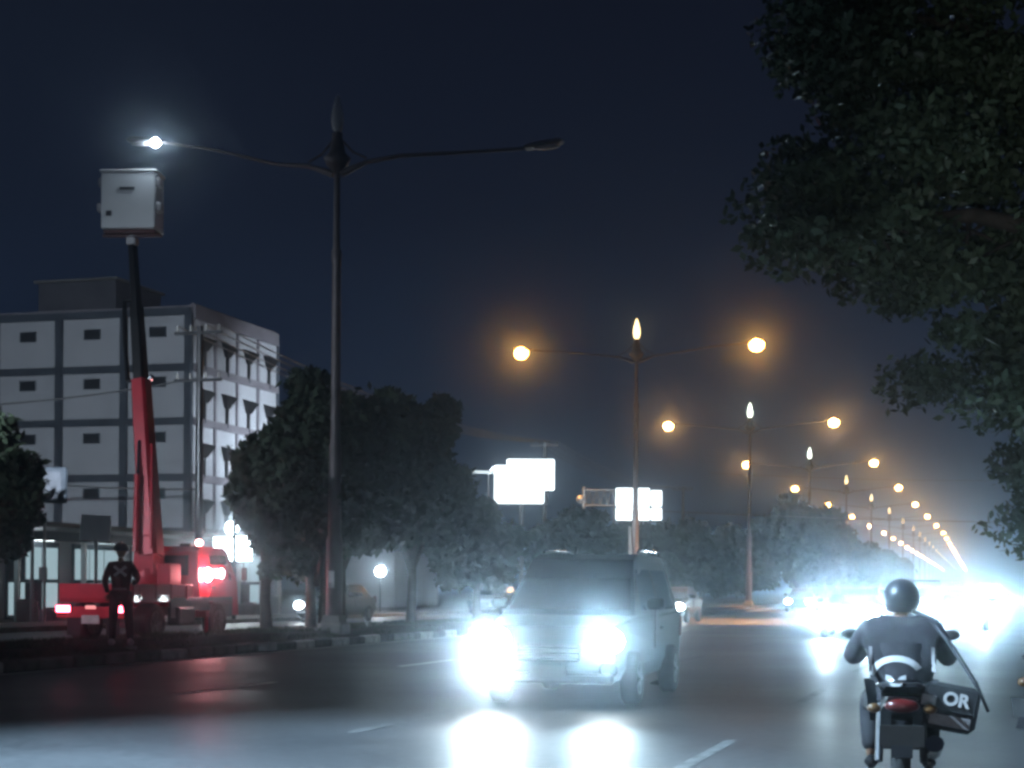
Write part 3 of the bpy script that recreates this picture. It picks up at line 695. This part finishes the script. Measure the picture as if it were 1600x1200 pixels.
# the oncoming people carrier in the middle of the picture
cz = 18.7
mp = make_car('dark people carrier facing the camera with both headlights glaring', M_CARP, 'mpv', True, 540, True, Vector((.42, cz, 0)), YAW * .9)
tloc = lambda o, p: Matrix.Rotation(-o.rotation_euler.z, 3, 'Z') @ (Vector(p) - o.location)
for o in kids(mp):
    if o.type == 'LIGHT':
        o.rotation_euler = (tloc(mp, (0, 0, .9)) - o.location).to_track_quat('-Z', 'Y').to_euler()
spot('fog_lamp_beam', (-.67, -.10, .44), tloc(mp, (0, 0, .9)), 520, WHITE, 42, 1, .07, mp)
for s in (-1, 1): MB().tube([(s * .6, 2.2, 1.8), (s * .6, 2.3, 1.83), (s * .6, 3.6, 1.83), (s * .6, 3.7, 1.79)], .018, 6).build('roof_rail', M_CHROME, mp)
MB().tube([(-.15, 2.0, 1.77), (-.15, 2.05, 1.86)], .012, 5).build('antenna', M_CHROME, mp)

# oncoming traffic down the road on the right (road offset, distance)
traffic = [(-4.3, 47, 'sedan', M_CARD, 3600, 'oncoming car with glaring lights left of the motorcyclist', 'E'), (-3.0, 62, 'mpv', M_CARS, 2600, 'oncoming silver car with dazzling lights just right of the rider helmet', 0),
           (-1.3, 56, 'sedan', M_CARD, 3000, 'oncoming dark car with dazzling lights right of the rider shoulder', 0), (-2.6, 82, 'mpv', M_CARS, 2600, 'second oncoming silver car in the white glare', 0),
           (-0.6, 92, 'mpv', M_CARD, 2600, 'oncoming dark car rightmost in the white glare', 0), (-3.6, 120, 'sedan', M_CARS, 2500, 'far oncoming silver car within the white glare', 0)]
for i, (o_, Z, k, m, pw, lab, _) in enumerate(traffic):
    c = make_car(lab, m, k, True, pw * .42, False, RD(o_, Z, 0), YAW * .95, group='cars coming towards the camera')
    for l in kids(c):
        if l.type == 'LIGHT': l.rotation_euler = (tloc(c, (0, 0, 1.2)) - l.location).to_track_quat('-Z', 'Y').to_euler()
# small far vehicles whose lamps show as dots below the trees
for i, (o_, Z, lab) in enumerate(((-12.2, 100, 'far car with one bright lamp between two dark median trees'), (-13.4, 66, 'car behind the people carrier showing two small lamps'), (-10.5, 150, 'far car with a dim lamp left of the glare'), (-12.5, 185, 'tiny far car under the yellowish trees'))):
    c = make_car(lab, M_CARD, 'sedan', True, 90, False, RD(o_, Z, 0), YAW, group='far cars on the road')
for i, (o_, Z, lab) in enumerate(((-25.6, 62, 'dark car parked beyond the tree trunks right of the truck'), (-25.9, 83, 'pale car parked by the globe lamp behind the median trees'), (-25.7, 96, 'far parked car behind the median trees'))):
    make_car(lab, (M_CARD, M_CARS, M_CARP)[i], 'sedan', i == 0, 25 if i == 0 else 0, False, RD(o_, Z, 0), YAW, group='cars on the far side of the median')

# ================================================================== bucket truck (front towards +y)
tk = thing('bucket_truck', Vector((-9.50, 38.0, 0)), YAW, 'red bucket truck with boom raised to the left arm of the unlit lamp', 'truck')
MB().box((0, 2.7, .72), (.8, 5.6, .2)).build('chassis', M_BLACK, tk)
MB().box((0, 1.45, 1.02), (1.92, 2.9, .14), bev=.02).build('bed', M_RED, tk)
for s in (-1, 1):
    MB().box((s * .93, 1.45, 1.2), (.06, 2.9, .36), bev=.015).build('side_board', M_RED, tk)
    for q in range(4): MB().box((s * .975, .3 + q * .75, 1.2), (.03, .07, .34)).build('stake', M_RED, tk)
MB().box((0, -.02, 1.2), (1.86, .06, .36), bev=.015).build('tailgate', M_RED, tk)
MB().box((0, -.06, .72), (1.92, .12, .26), bev=.02).build('rear_bumper', M_RED, tk)
for s in (-1, 1):
    f = MB().box((s * .74, -.14, .80), (.42, .06, .2), bev=.03).build('tail_light', M_BLACK, tk)
    MB().box((s * .74, -.175, .80), (.36, .03, .15), bev=.02).build('lens', E_TAIL, f)
    MB().box((s * .5, -.1, .45), (.34, .03, .5)).build('mud_flap', M_BLACK, tk)
MB().box((-.06, -.13, .84), (.26, .04, .08), bev=.01).build('plate_lamp', emit('plate_lamp_glow', (1, .35, .35), 1.2), tk)
MB().box((-.06, -.13, .56), (.46, .03, .2), bev=.01).build('number_plate', mat('plate_pinkish', (.55, .4, .4), .5), tk)
# cab at the far end
cab = [(3.35, .62), (3.35, 2.2), (3.5, 2.32), (4.75, 2.32), (5.0, 2.2), (5.4, 1.45), (5.5, .6)]
MB().prism(cab, -.92, .92, ins=lambda y, z: .07 if z > 2 else 0).build('cab', M_RED, tk)
MB().box((0, 3.335, 1.85), (1.2, .02, .5)).build('rear_window', M_GLASS, tk)
for s in (-1, 1):
    dr = MB().box((s * .925, 4.35, 1.25), (.03, 1.1, 1.25), bev=.01).build('door', M_RED, tk)
    MB().add([(s * .93, 3.9, 1.5), (s * .93, 5.05, 1.5), (s * .885, 4.8, 2.1), (s * .885, 3.9, 2.1)], [(0, 1, 2, 3)]).build('side_window', M_GLASS, dr)
    MB().box((s * .955, 4.0, 1.3), (.03, .16, .04)).build('handle', M_BLACK, dr)
    mr = MB().tube([(s * .92, 5.2, 1.9), (s * 1.15, 5.3, 1.95), (s * 1.17, 5.3, 1.4)], .015, 5).box((s * 1.17, 5.3, 1.65), (.16, .06, .34), bev=.02).build('mirror', M_BLACK, tk)
MB().box((.35, 3.7, 2.36), (.3, .16, .08), bev=.02).build('beacon_base', M_BLACK, tk)
MB().ell((.6, 3.9, 2.42), (.1, .1, .09), 10, 6).build('beacon', emit('beacon_glow', (1, .45, .45), 14), tk)
MB().ell((.99, 3.62, 1.62), (.09, .17, .17), 10, 6).build('work_light', emit('work_light_glow', (1, .35, .38), 150), tk)
MB().ell((1.0, 4.35, 1.66), (.05, .09, .12), 10, 6).build('work_light', emit('side_lamp_glow', (1, .8, .8), 60), tk)
for y, w in ((.95, .42), (4.15, .26)):
    for s in (-1, 1): wheel(tk, (s * (.82 if y < 2 else .9), y, .47), .47, w)
for s in (-1, 1): MB().box((s * .94, 3.4, .82), (.05, 3.3, .5), bev=.01).build('side_skirt', M_BLACK, tk)
for s in (-1, 1):
    MB().box((s * .93, 4.3, .93), (.3, 1.1, .06), bev=.02).build('mudguard', M_BLACK, tk)
    MB().box((s * .9, 2.4, .62), (.34, .8, .42), bev=.03).build('toolbox', M_BLACK, tk)
    og = MB().box((s * 1.0, 3.1, .66), (.5, .16, .16)).tube([(s * 1.22, 3.1, .75), (s * 1.22, 3.1, .05)], .05, 8).lathe([(.16, .03), (.16, .06), (.06, .09)], (s * 1.22, 3.1, 0), 12).build('outrigger', M_RED, tk)
MB().lathe([(.5, 1.1), (.5, 1.35), (.36, 1.4), (.36, 1.75)], (0, 2.45, 0), 16).build('turntable', M_RED, tk)
MB().box((0, 2.45, 2.1), (.56, .6, .95), taper=.85, bev=.0).build('turret', M_RED, tk)
MB().box((.62, 2.3, 1.5), (.35, .6, .75), bev=.03).build('control_box', M_RED, tk)
# boom
Bs = Vector((0.06, 2.45, 2.35)); tipw = Vector((-9.62, 41.9, 10.0)); Bt = tloc(tk, tipw)
def along(k): return Bs.lerp(Bt, k)
def beam(p, q, w0, w1, nm, m):
    p, q = Vector(p), Vector(q); d = (q - p); z = d.normalized(); x = Vector((1, 0, 0)); y = z.cross(x).normalized(); x = y.cross(z)
    def ring(c, w): return [c + x * sx * w / 2 + y * sy * w * .62 for sx, sy in ((-1, -.7), (-.7, -1), (.7, -1), (1, -.7), (1, .7), (.7, 1), (-.7, 1), (-1, .7))]
    vs = ring(p, w0) + ring(q, w1)
    return MB().add(vs, [tuple(range(7, -1, -1)), tuple(range(8, 16))] + [(i, (i + 1) % 8, 8 + (i + 1) % 8, 8 + i) for i in range(8)]).build(nm, m, tk)
beam(along(-.04), along(.53), .46, .38, 'lower_boom', M_RED)
beam(along(.50), along(.78), .31, .27, 'middle_boom', M_BLACK)
beam(along(.76), along(1.0), .21, .18, 'upper_boom', M_BLACK)
MB().tube([along(.04) + Vector((-.12, -.5, -.5)), along(.22) + Vector((-.05, -.38, 0))], .08, 8).build('lift_cylinder', M_RED, tk)
MB().tube([along(.20) + Vector((-.05, -.38, 0)), along(.33) + Vector((0, -.26, 0))], .045, 8).build('lift_rod', M_CHROME, tk)
MB().tube([along(.0) + Vector((.2, -.34, -.1)), along(.32) + Vector((.24, -.1, 0))], .05, 8).build('hose_rail', M_RED, tk)
MB().tube([along(.53) + Vector((-.34, -.05, 0)), along(.66) + Vector((-.36, -.02, 0)), along(.8) + Vector((-.33, 0, 0))], .06, 7).build('stay_rod', M_BLACK, tk)
MB().tube([along(.53) + Vector((-.1, 0, 0)), along(.53) + Vector((-.36, -.04, 0))], .05, 7).tube([along(.8), along(.8) + Vector((-.34, 0, 0))], .04, 7).build('stay_bracket', M_BLACK, tk)
MB().box(along(.535) + Vector((.3, -.05, .02)), (.14, .14, .14), bev=.03).build('boom_lamp', M_CHROME, tk)
# bucket, turned to face the lamp pole
bk = thing('bucket_pivot', Bt, 0); bk.parent = tk; bk.name = 'bucket'
def bp(): return bk
r0 = rotm(0, 0, -YAW)
bm = MB(); w, h, th = 1.36, 1.42, .05
for c, d in (((0, -.4, h / 2 + .25), (w, th, h)), ((0, .4, h / 2 + .25), (w, th, h)), ((-w / 2 + th / 2, 0, h / 2 + .25), (th, .76, h)), ((w / 2 - th / 2, 0, h / 2 + .25), (th, .76, h)), ((0, 0, .28), (w - .1, .76, .05))): bm.box(c, d, bev=.02)
bm.build('tub', M_WHITE, bk)
MB().box((0, -.4, h + .27), (w + .08, .1, .06), bev=.02).box((0, .4, h + .27), (w + .08, .1, .06), bev=.02).box((-w / 2, 0, h + .27), (.1, .78, .06), bev=.02).box((w / 2, 0, h + .27), (.1, .78, .06), bev=.02).build('rim', M_WHITE, bk)
for s in (-1, 1):
    MB().box((s * (w / 2 + .05), -.2, 1.42), (.12, .3, .22), bev=.03).build('latch', M_STEEL, bk)
    MB().box((s * (w / 2 + .06), -.2, .80), (.16, .3, .22), bev=.03).build('hinge', M_STEEL, bk)
MB().box((-.02, -.435, 1.24), (.38, .02, .07), bev=.008).build('step_slot', M_DSTEEL, bk)
MB().box((-.48, -.435, .62), (.14, .02, .13), bev=.008).build('valve', M_DSTEEL, bk)
MB().box((0, 0, .2), (1.3, .6, .08)).box((0, 0, .14), (1.5, .12, .06)).build('support_frame', mat('rust_red_frame', (.1, .03, .03), .6), bk)
MB().tube([(0, 0, -.2), (0, 0, .2)], .1, 8).box((0, 0, 0), (.26, .3, .22), bev=.03).build('knuckle', M_STEEL, bk)
bk.rotation_euler = (0, 0, -YAW * .8)

# ================================================================== people
def skin_mesh(name, verts, edges, radii, m, root=0, sub=1):
    me = bpy.data.meshes.new(name); me.from_pydata([tuple(v) for v in verts], edges, []); me.materials.append(m)
    o = bpy.data.objects.new(name, me); COL.objects.link(o)
    sk = o.modifiers.new('skin', 'SKIN'); sk.use_smooth_shade = True
    for i, d in enumerate(me.skin_vertices[0].data):
        r = radii[i]; d.radius = r if hasattr(r, '__len__') else (r, r); d.use_root = (i == root)
    s = o.modifiers.new('sub', 'SUBSURF'); s.levels = sub; s.render_levels = sub
    return o
def bake(o, parent=None, name=None):
    dg = bpy.context.evaluated_depsgraph_get(); ev = o.evaluated_get(dg); me = bpy.data.meshes.new_from_object(ev)
    m = o.data.materials[0] if o.data.materials else None
    if m and not me.materials: me.materials.append(m)
    n = link(name or o.name, me, parent); nm = name or o.name; bpy.data.objects.remove(o); n.name = nm; return n
def chain_fig(J, chains, rad):
    names = list(J); idx = {n: i for i, n in enumerate(names)}
    return [J[n] for n in names], [(idx[a], idx[b]) for c in chains for a, b in zip(c, c[1:])], [rad[n] for n in names]
def hand(parent, wrist, d, up, side, m, curl=.5, sc=1.0):
    """palm, four unequal bent fingers and a thumb"""
    d, up = Vector(d).normalized(), Vector(up).normalized(); a = d.cross(up).normalized() * side; w = Vector(wrist)
    V_ = [w, w + d * .05 * sc, w + d * .085 * sc]; E = [(0, 1), (1, 2)]; Rr = [(.024, .018), (.036, .014), (.034, .012)]
    for k, (o_, L) in enumerate(((-.027, .066), (-.009, .076), (.009, .072), (.026, .056))):
        p = w + d * .085 * sc + a * o_ * sc; c1 = curl; i0 = len(V_)
        q1 = p + (d * math.cos(c1) - up * math.sin(c1)) * L * .45 * sc; q2 = q1 + (d * math.cos(c1 * 2.1) - up * math.sin(c1 * 2.1)) * L * .32 * sc; q3 = q2 + (d * math.cos(c1 * 3) - up * math.sin(c1 * 3)) * L * .25 * sc
        V_ += [p, q1, q2, q3]; E += [(1, i0), (i0, i0 + 1), (i0 + 1, i0 + 2), (i0 + 2, i0 + 3)]; Rr += [.010, .009, .0085, .007]
    i0 = len(V_); p = w + d * .03 * sc - a * .034 * sc
    V_ += [p, p + (d * .7 - a * .6 - up * .3) * .035 * sc, p + (d * .95 - a * .5 - up * .8) * .055 * sc]; E += [(1, i0), (i0, i0 + 1), (i0 + 1, i0 + 2)]; Rr += [.012, .010, .008]
    return bake(skin_mesh('hand', V_, E, Rr, m, 0, 1), parent, 'hand')
def head(parent, c, r, m, face_dir=1, nm='head'):
    # skull with face features towards +y*face_dir
    h = MB().ell(c, (r * .78, r * .95, r * 1.12), 16, 12)
    f = face_dir; cx, cy, cz_ = c
    h.ell((cx, cy + f * r * .1, cz_ - r * .55), (r * .58, r * .72, r * .55), 12, 8)
    h.ell((cx, cy + f * r * .98, cz_ - r * .12), (r * .12, r * .2, r * .26), 8, 6)
    for s in (-1, 1): h.ell((cx + s * r * .8, cy, cz_ - r * .08), (r * .08, r * .16, r * .26), 8, 5)
    h.ell((cx, cy + f * r * .82, cz_ - r * .62), (r * .26, r * .08, r * .07), 8, 5)
    for s in (-1, 1): h.ell((cx + s * r * .3, cy + f * r * .86, cz_ + r * .02), (r * .13, r * .07, r * .08), 8, 5)
    return h.build(nm, m, parent)

# ---- worker standing on the median with an X of tape on the back (back to camera)
wk = thing('person', RD(-15.88, 30.0, .26), .15, 'standing worker in dark vest with white X on the back and white shoes', 'person')
J = dict(pel=(0, 0, .95), w=(0, 0, 1.1), ch=(0, 0, 1.32), nk=(0, .01, 1.52), hb=(0, .02, 1.6),
         sl=(-.19, 0, 1.44), el=(-.29, .02, 1.16), wl=(-.24, .14, .95), sr=(.19, 0, 1.44), er=(.3, .04, 1.2), wr=(.2, .22, 1.12),
         hl=(-.1, 0, .9), kl=(-.13, .02, .5), al=(-.15, -.02, .09), hr=(.1, 0, .9), kr=(.14, .03, .5), ar=(.18, -.02, .09))
RJ = dict(pel=(.14, .10), w=(.12, .08), ch=(.13, .08), nk=.055, hb=.055, sl=.055, el=.045, wl=.03, sr=.065, er=.045, wr=.03, hl=.09, kl=.06, al=.042, hr=.09, kr=.06, ar=.042)
CH = [('pel', 'w', 'ch', 'nk', 'hb'), ('ch', 'sl', 'el', 'wl'), ('ch', 'sr', 'er', 'wr'), ('pel', 'hl', 'kl', 'al'), ('pel', 'hr', 'kr', 'ar')]
bake(skin_mesh('body', *chain_fig(J, CH, RJ), M_SKIN), wk, 'body')
up = {k: J[k] for k in ('w', 'ch', 'nk', 'sl', 'el', 'sr', 'er', 'wl', 'wr')}; up['hem'] = (0, 0, .86)
rj = dict(w=(.175, .13), ch=(.205, .14), nk=.075, sl=.09, el=.066, sr=.09, er=.066, wl=.05, wr=.05, hem=(.18, .135))
bake(skin_mesh('jacket', *chain_fig(up, [('hem', 'w', 'ch', 'nk'), ('ch', 'sl', 'el', 'wl'), ('ch', 'sr', 'er', 'wr')], rj), M_JACKW), wk, 'jacket')
tr_ = {k: J[k] for k in ('pel', 'hl', 'kl', 'al', 'hr', 'kr', 'ar')}
bake(skin_mesh('trousers', *chain_fig(tr_, [('pel', 'hl', 'kl', 'al'), ('pel', 'hr', 'kr', 'ar')], dict(pel=(.165, .12), hl=.115, kl=.085, al=.07, hr=.115, kr=.085, ar=.07)), M_TROU), wk, 'trousers')
head(wk, (0, .04, 1.70), .105, M_SKIN)
MB().ell((0, .02, 1.73), (.135, .15, .13), 14, 8, zmin=-.15).ell((0, .02, 1.715), (.17, .19, .015), 14, 4).box((0, .02, 1.87), (.03, .22, .03), bev=.01).build('hard_hat', M_HELM, wk)
for s, x in ((-1, -.15), (1, .18)):
    MB().box((x, .05, .05), (.1, .28, .09), bev=.035).ell((x, -.06, .07), (.055, .06, .06), 10, 6).build('shoe', M_SHOEW, wk)
hand(wk, (-.24, .14, .93), (0, .2, -1), (0, 1, .2), 1, M_SKIN); hand(wk, (.2, .24, 1.12), (0, 1, .1), (0, 0, 1), 1, M_SKIN)
xm = MB()
for a in (.9, -.9): xm.box((0, -.163 - (.004 if a > 0 else 0), 1.34), (.27, .012, .05), rotm(0, a * .75, 0))
xm.build('back_emblem', M_REFL, wk)
MB().box((0, -.158, 1.02), (.24, .01, .04)).build('reflective_band', M_REFD, wk)

# ---- motorcycle + rider, going away from the camera (front +y)
def scooter(loc, rz, label, tailcol, rider=True):
    t = thing('motorcycle', loc, rz, label, 'motorcycle', 'motorcycles on the right')
    rt = rotm(0, R(90), 0)
    for y in (-.62, .66):
        w = MB().lathe([(.2, -.05), (.25, -.055), (.285, -.03), (.29, 0), (.285, .03), (.25, .055), (.2, .05)], (0, y, .29), 22, rt).build('wheel', M_RUB, t)
        rim = MB().lathe([(.19, -.03), (.205, 0), (.19, .03)], (0, y, .29), 22, rt).lathe([(.04, -.05), (.05, 0), (.04, .05)], (0, y, .29), 10, rt)
        for k in range(6):
            a = k * math.pi / 3; rim.tube([(0, y + math.cos(a) * .04, .29 + math.sin(a) * .04), (0, y + math.cos(a) * .2, .29 + math.sin(a) * .2)], .012, 5)
        rim.build('rim', M_RIM, w)
    MB().prism([(-.55, .5), (-.78, .66), (-.84, .76), (-.45, .74), (.1, .64), (.3, .5), (.2, .36), (-.3, .36)], -.13, .13, ins=lambda y, z: .05 if z < .5 or y < -.8 else 0).build('tail_body', tailcol, t)
    MB().prism([(-.58, .77), (-.62, .82), (-.3, .80), (.12, .74), (.16, .68), (-.4, .745)], -.13, .13, ins=lambda y, z: .03 if z > .78 else 0).build('seat', M_BLACK, t)
    MB().tube([(-.12, -.45, .78), (-.15, -.7, .84), (-.08, -.88, .87), (.08, -.88, .87), (.15, -.7, .84), (.12, -.45, .78)], .014, 7).build('grab_rail', M_CHROME, t)
    MB().ell((0, -.85, .70), (.11, .05, .05), 12, 6).build('tail_light', mat('red_lens', (.09, .008, .008), .3), t)
    for s in (-1, 1): MB().ell((s * .17, -.82, .68), (.045, .03, .035), 8, 5).build('indicator', mat('amber_lens', (.12, .06, .02), .3), t)
    mg = MB()
    for k in range(7):
        a = R(20 + k * 17); mg.box((0, -.62 - math.cos(a) * .33, .29 + math.sin(a) * .33), (.13, .11, .015), rotm(-a + math.pi / 2, 0, 0))
    mg.build('mudguard', M_BLACK, t)
    MB().box((0, -.93, .5), (.27, .012, .15), rotm(.15, 0, 0)).build('number_plate', M_PLATEK, t)
    MB().tube([(.17, -.1, .33), (.2, -.4, .34), (.2, -.8, .44)], [.035, .055, .06], 10).build('exhaust', M_CHROME, t)
    for s in (-1, 1): MB().tube([(s * .14, -.62, .29), (s * .13, -.4, .68)], .025, 8).build('shock_absorber', M_DSTEEL, t)
    MB().prism([(.15, .34), (.3, .34), (.5, .62), (.62, .95), (.52, 1.0), (.36, .66)], -.2, .2, ins=lambda y, z: .06 if z > .9 else 0).build('leg_shield', tailcol, t)
    MB().tube([(0, .66, .29), (0, .5, .9)], .035, 8).build('fork', M_STEEL, t)
    MB().tube([(-.34, .3, .98), (-.16, .46, 1.0), (0, .5, .98), (.16, .46, 1.0), (.34, .3, .98)], .014, 7).build('handlebar', M_STEEL, t)
    for s in (-1, 1):
        MB().tube([(s * .26, .365, .985), (s * .36, .28, .98)], .02, 8).build('grip', M_RUB, t)
        MB().tube([(s * .22, .42, 1.0), (s * .3, .42, 1.12)], .007, 5).ell((s * .34, .42, 1.16), (.065, .02, .042), 12, 6).build('mirror', M_BLACK, t)
    MB().box((0, .1, .34), (.26, .36, .04), bev=.01).build('foot_board', M_BLACK, t)
    return t
mcp = Vector((2.62, 11.2, -.0))
sc = scooter(mcp, R(-12.5), 'dark motorcycle ridden away from the camera at lower right', mat('dark_scooter_paint', (.03, .03, .035), .3, .2, .2, 5, coat=.6))
sc.scale = (1, 1, .9)
rd = thing('person', mcp, R(-12.5), 'rider from behind in dark jacket with grey arch and V emblem, astride the motorcycle', 'person')
J = dict(pel=(0, -.22, .66), w=(0, -.24, .80), ch=(0, -.16, 1.0), nk=(0, -.1, 1.16), hb=(0, -.07, 1.21),
         sl=(-.2, -.13, 1.09), el=(-.32, .05, .90), wl=(-.31, .27, .92), sr=(.2, -.13, 1.09), er=(.32, .05, .90), wr=(.31, .27, .92),
         hl=(-.11, -.18, .64), kl=(-.2, .2, .60), al=(-.19, .08, .25), fl=(-.19, .2, .2), hr=(.11, -.18, .64), kr=(.2, .2, .60), ar=(.19, .08, .25), fr=(.19, .2, .2))
RJ = dict(pel=(.13, .10), w=(.11, .08), ch=(.12, .07), nk=.05, hb=.05, sl=.05, el=.045, wl=.03, sr=.065, er=.045, wr=.03, hl=.095, kl=.06, al=.042, fl=.03, hr=.095, kr=.06, ar=.042, fr=.03)
CHR = [('pel', 'w', 'ch', 'nk', 'hb'), ('ch', 'sl', 'el', 'wl'), ('ch', 'sr', 'er', 'wr'), ('pel', 'hl', 'kl', 'al', 'fl'), ('pel', 'hr', 'kr', 'ar', 'fr')]
bake(skin_mesh('body', *chain_fig(J, CHR, RJ), M_SKIN), rd, 'body')
up = {k: J[k] for k in ('w', 'ch', 'nk', 'sl', 'el', 'sr', 'er', 'wl', 'wr')}; up['hem'] = (0, -.27, .60)
rj = dict(w=(.205, .15), ch=(.225, .16), nk=.08, sl=.095, el=.075, sr=.095, er=.075, wl=.052, wr=.052, hem=(.215, .16))
jk = bake(skin_mesh('jacket', *chain_fig(up, [('hem', 'w', 'ch', 'nk'), ('ch', 'sl', 'el', 'wl'), ('ch', 'sr', 'er', 'wr')], rj), M_JACK, sub=2), rd, 'jacket')
# cloth folds
tx = bpy.data.textures.new('folds', 'CLOUDS'); tx.noise_scale = .16
dm = jk.modifiers.new('folds', 'DISPLACE'); dm.texture = tx; dm.strength = .035; dm.mid_level = .5
tr_ = {k: J[k] for k in ('pel', 'hl', 'kl', 'al', 'hr', 'kr', 'ar')}
bake(skin_mesh('trousers', *chain_fig(tr_, [('pel', 'hl', 'kl', 'al'), ('pel', 'hr', 'kr', 'ar')], dict(pel=(.19, .14), hl=.13, kl=.09, al=.07, hr=.13, kr=.09, ar=.07)), M_TROU), rd, 'trousers')
head(rd, (0, -.05, 1.285), .10, M_SKIN)
MB().ell((0, -.06, 1.30), (.122, .145, .13), 18, 12, zmin=-.75).build('helmet', M_HELM, rd)
for s in (-1, 1):
    MB().box((s * .19, .14, .19), (.09, .26, .09), bev=.035).build('shoe', M_BLACK, rd)
    hand(rd, (s * .31, .25, .92), (s * .05, 1, .02), (0, 0, 1), s, M_SKIN, .85)
# arch band and V on the back, following the cloth
def on_back(x, z):
    dg = bpy.context.evaluated_depsgraph_get(); ev = jk.evaluated_get(dg)
    ok, loc, nor, _ = ev.ray_cast(Vector((x, -1.5, z)), Vector((0, 1, 0)))
    return (loc if ok else Vector((x, -.4, z)))
bpy.context.view_layer.update()
def patch(pts2, name, m, off=.008):
    """ribbon of (lower, upper) point pairs laid on the jacket back"""
    mb = MB(); vs = []; fs = []
    for (x0, z0), (x1, z1) in pts2:
        a = on_back(x0, z0); b = on_back(x1, z1); vs += [(a.x, a.y - off, a.z), (b.x, b.y - off, b.z)]
    for i in range(len(pts2) - 1): k = 2 * i; fs.append((k, k + 1, k + 3, k + 2))
    mb.add(vs, fs, True); return mb.build(name, m, jk)
arch = []
for k in range(13):
    a = R(168 - k * 11.5); arch.append((( -.03 + .145 * math.cos(a), .77 + .115 * math.sin(a)), (-.03 + .185 * math.cos(a), .77 + .155 * math.sin(a))))
patch(arch, 'arch_band', M_REFL)
patch([((-.10, .765), (-.10, .80)), ((-.07, .735), (-.065, .79)), ((-.035, .70), (-.035, .755)), ((0, .735), (-.005, .79)), ((.03, .765), (.03, .80))], 'v_emblem', M_REFL)
patch([((-.08, .63), (-.08, .645)), ((.0, .62), (.0, .635)), ((.1, .60), (.1, .618))], 'stripe', M_REFL)
for i, x in enumerate((-.2, .2)):
    patch([((x - .01, .98), (x + .012, .98)), ((x - .008, .90), (x + .014, .90)), ((x - .006, .82), (x + .016, .82))], 'sleeve_seam', M_REFD)
# sling bag at the right hip with strap
bg_ = thing('shoulder_bag', mcp, R(-12.5), 'black shoulder bag with letters OR hanging at the right of the rider', 'bag')
bc = Vector((.30, -.44, .60)); br = rotm(0, R(10), 0)
bagm = MB().box(bc, (.36, .14, .3), br, bev=.045).build('bag_body', M_BAG, bg_)
MB().box(bc + Vector((.0, -.075, .055)), (.35, .02, .17), br, bev=.009).build('flap', M_BAG, bg_)
MB().box(bc + Vector((-.0, -.074, -.085)), (.26, .012, .07), br, bev=.004).build('lower_panel', M_REFD, bg_)
MB().box(bc + Vector((-.13, -.088, .05)), (.09, .008, .07), br).build('badge', M_REFD, bg_)
cu = bpy.data.curves.new('lettering', 'FONT'); cu.body = 'OR'; cu.size = .115; cu.extrude = .003; cu.align_x = 'CENTER'; cu.align_y = 'CENTER'; cu.offset = .004
cu.materials.append(M_REFL); tx_o = bpy.data.objects.new('lettering', cu); COL.objects.link(tx_o); tx_o.parent = bg_; tx_o.location = bc + Vector((.04, -.092, .05)); tx_o.rotation_euler = (R(90), R(10), 0)
bpy.context.view_layer.update(); lm = bpy.data.meshes.new_from_object(tx_o); lo = link('letters', lm, bg_, tx_o.location.copy(), tx_o.rotation_euler.copy()); bpy.data.objects.remove(tx_o)
MB().tube([bc + Vector((.17, -.03, .14)), (.40, -.32, .86), (.30, -.24, 1.02), (.18, -.22, 1.17), (.05, -.1, 1.22)], .016, 6).build('strap', M_BAG, bg_)
MB().tube([bc + Vector((.16, -.04, .17)), bc + Vector((.24, -.04, -.02))], .012, 6).build('strap_tail', M_BAG, bg_)
# parked scooter at the right edge
sc2 = scooter(Vector((4.6, 12.4, 0)), R(-70), 'parked dark scooter cut off by the right edge of the photo', mat('grey_blue_scooter_paint', (.07, .08, .09), .3, .2, .2, 5, coat=.6))
# post with three reflective bands behind the people carrier
rp = thing('marker_post', Vector((2.12, 23.5, 0)), 0, 'short post with three white bands beside the people carrier', 'marker post')
MB().tube([(0, 0, 0), (0, 0, 1.15)], .06, 10).build('post', M_BLACK, rp)
MB().lathe([(.16, 0), (.16, .03), (.07, .06)], n=12).build('base', M_RUB, rp)
for z in (.62, .79, .98): MB().tube([(0, 0, z - .035), (0, 0, z + .035)], .068, 12).build('band', M_SHOEW, rp)
# rubbish and stones on the median
for i in range(8):
    o = random.choice((-15.8, -16.4, -17, -18)); Z = 23 + i * 2.4
    tag(MB().ell((0, 0, .03), (random.uniform(.08, .2), random.uniform(.06, .14), random.uniform(.05, .1)), 7, 5).build('stone', M_CONC, None, RD(o, Z, med_z(o) - .02), (0, 0, random.random() * 6)), ('nearest' if i == 0 else ordinal[i] + ' nearest') + ' pale stone lying in the grass of the median', 'stone', 'stones on the median')

# ================================================================== the photographer's own headlights, plus lights added for the tree leaves
for s in (-1, 1):
    spot('own_headlight', (s * .62 - .1, .9, .68), (s * 1.6 + .4, 12, -1.0), 320, (.95, .97, 1), 44, .6, .06)
    spot('own_headlight', (s * .7 - .1, .9, .7), (6.6, 17, 5.2), 620, (.9, .96, 1), 27, 1, .06)  # extra upward pair added to brighten the overhanging leaves

# ================================================================== haze box added to spread lens-like glare round the lamps
HZ = MB().box((150, 450, 14.5), (900, 1040, 31.2)).build('haze', None)
hm = bpy.data.materials.new('haze_air'); hm.use_nodes = True; t = hm.node_tree
t.nodes.clear(); o = t.nodes.new('ShaderNodeOutputMaterial'); pv = t.nodes.new('ShaderNodeVolumePrincipled')
pv.inputs['Color'].default_value = (.72, .86, 1, 1); pv.inputs['Density'].default_value = .003; pv.inputs['Anisotropy'].default_value = .977
t.links.new(pv.outputs[0], o.inputs['Volume']); HZ.data.materials.append(hm); tag(HZ, 'thin damp night haze filling the whole street', 'haze', kind='stuff')
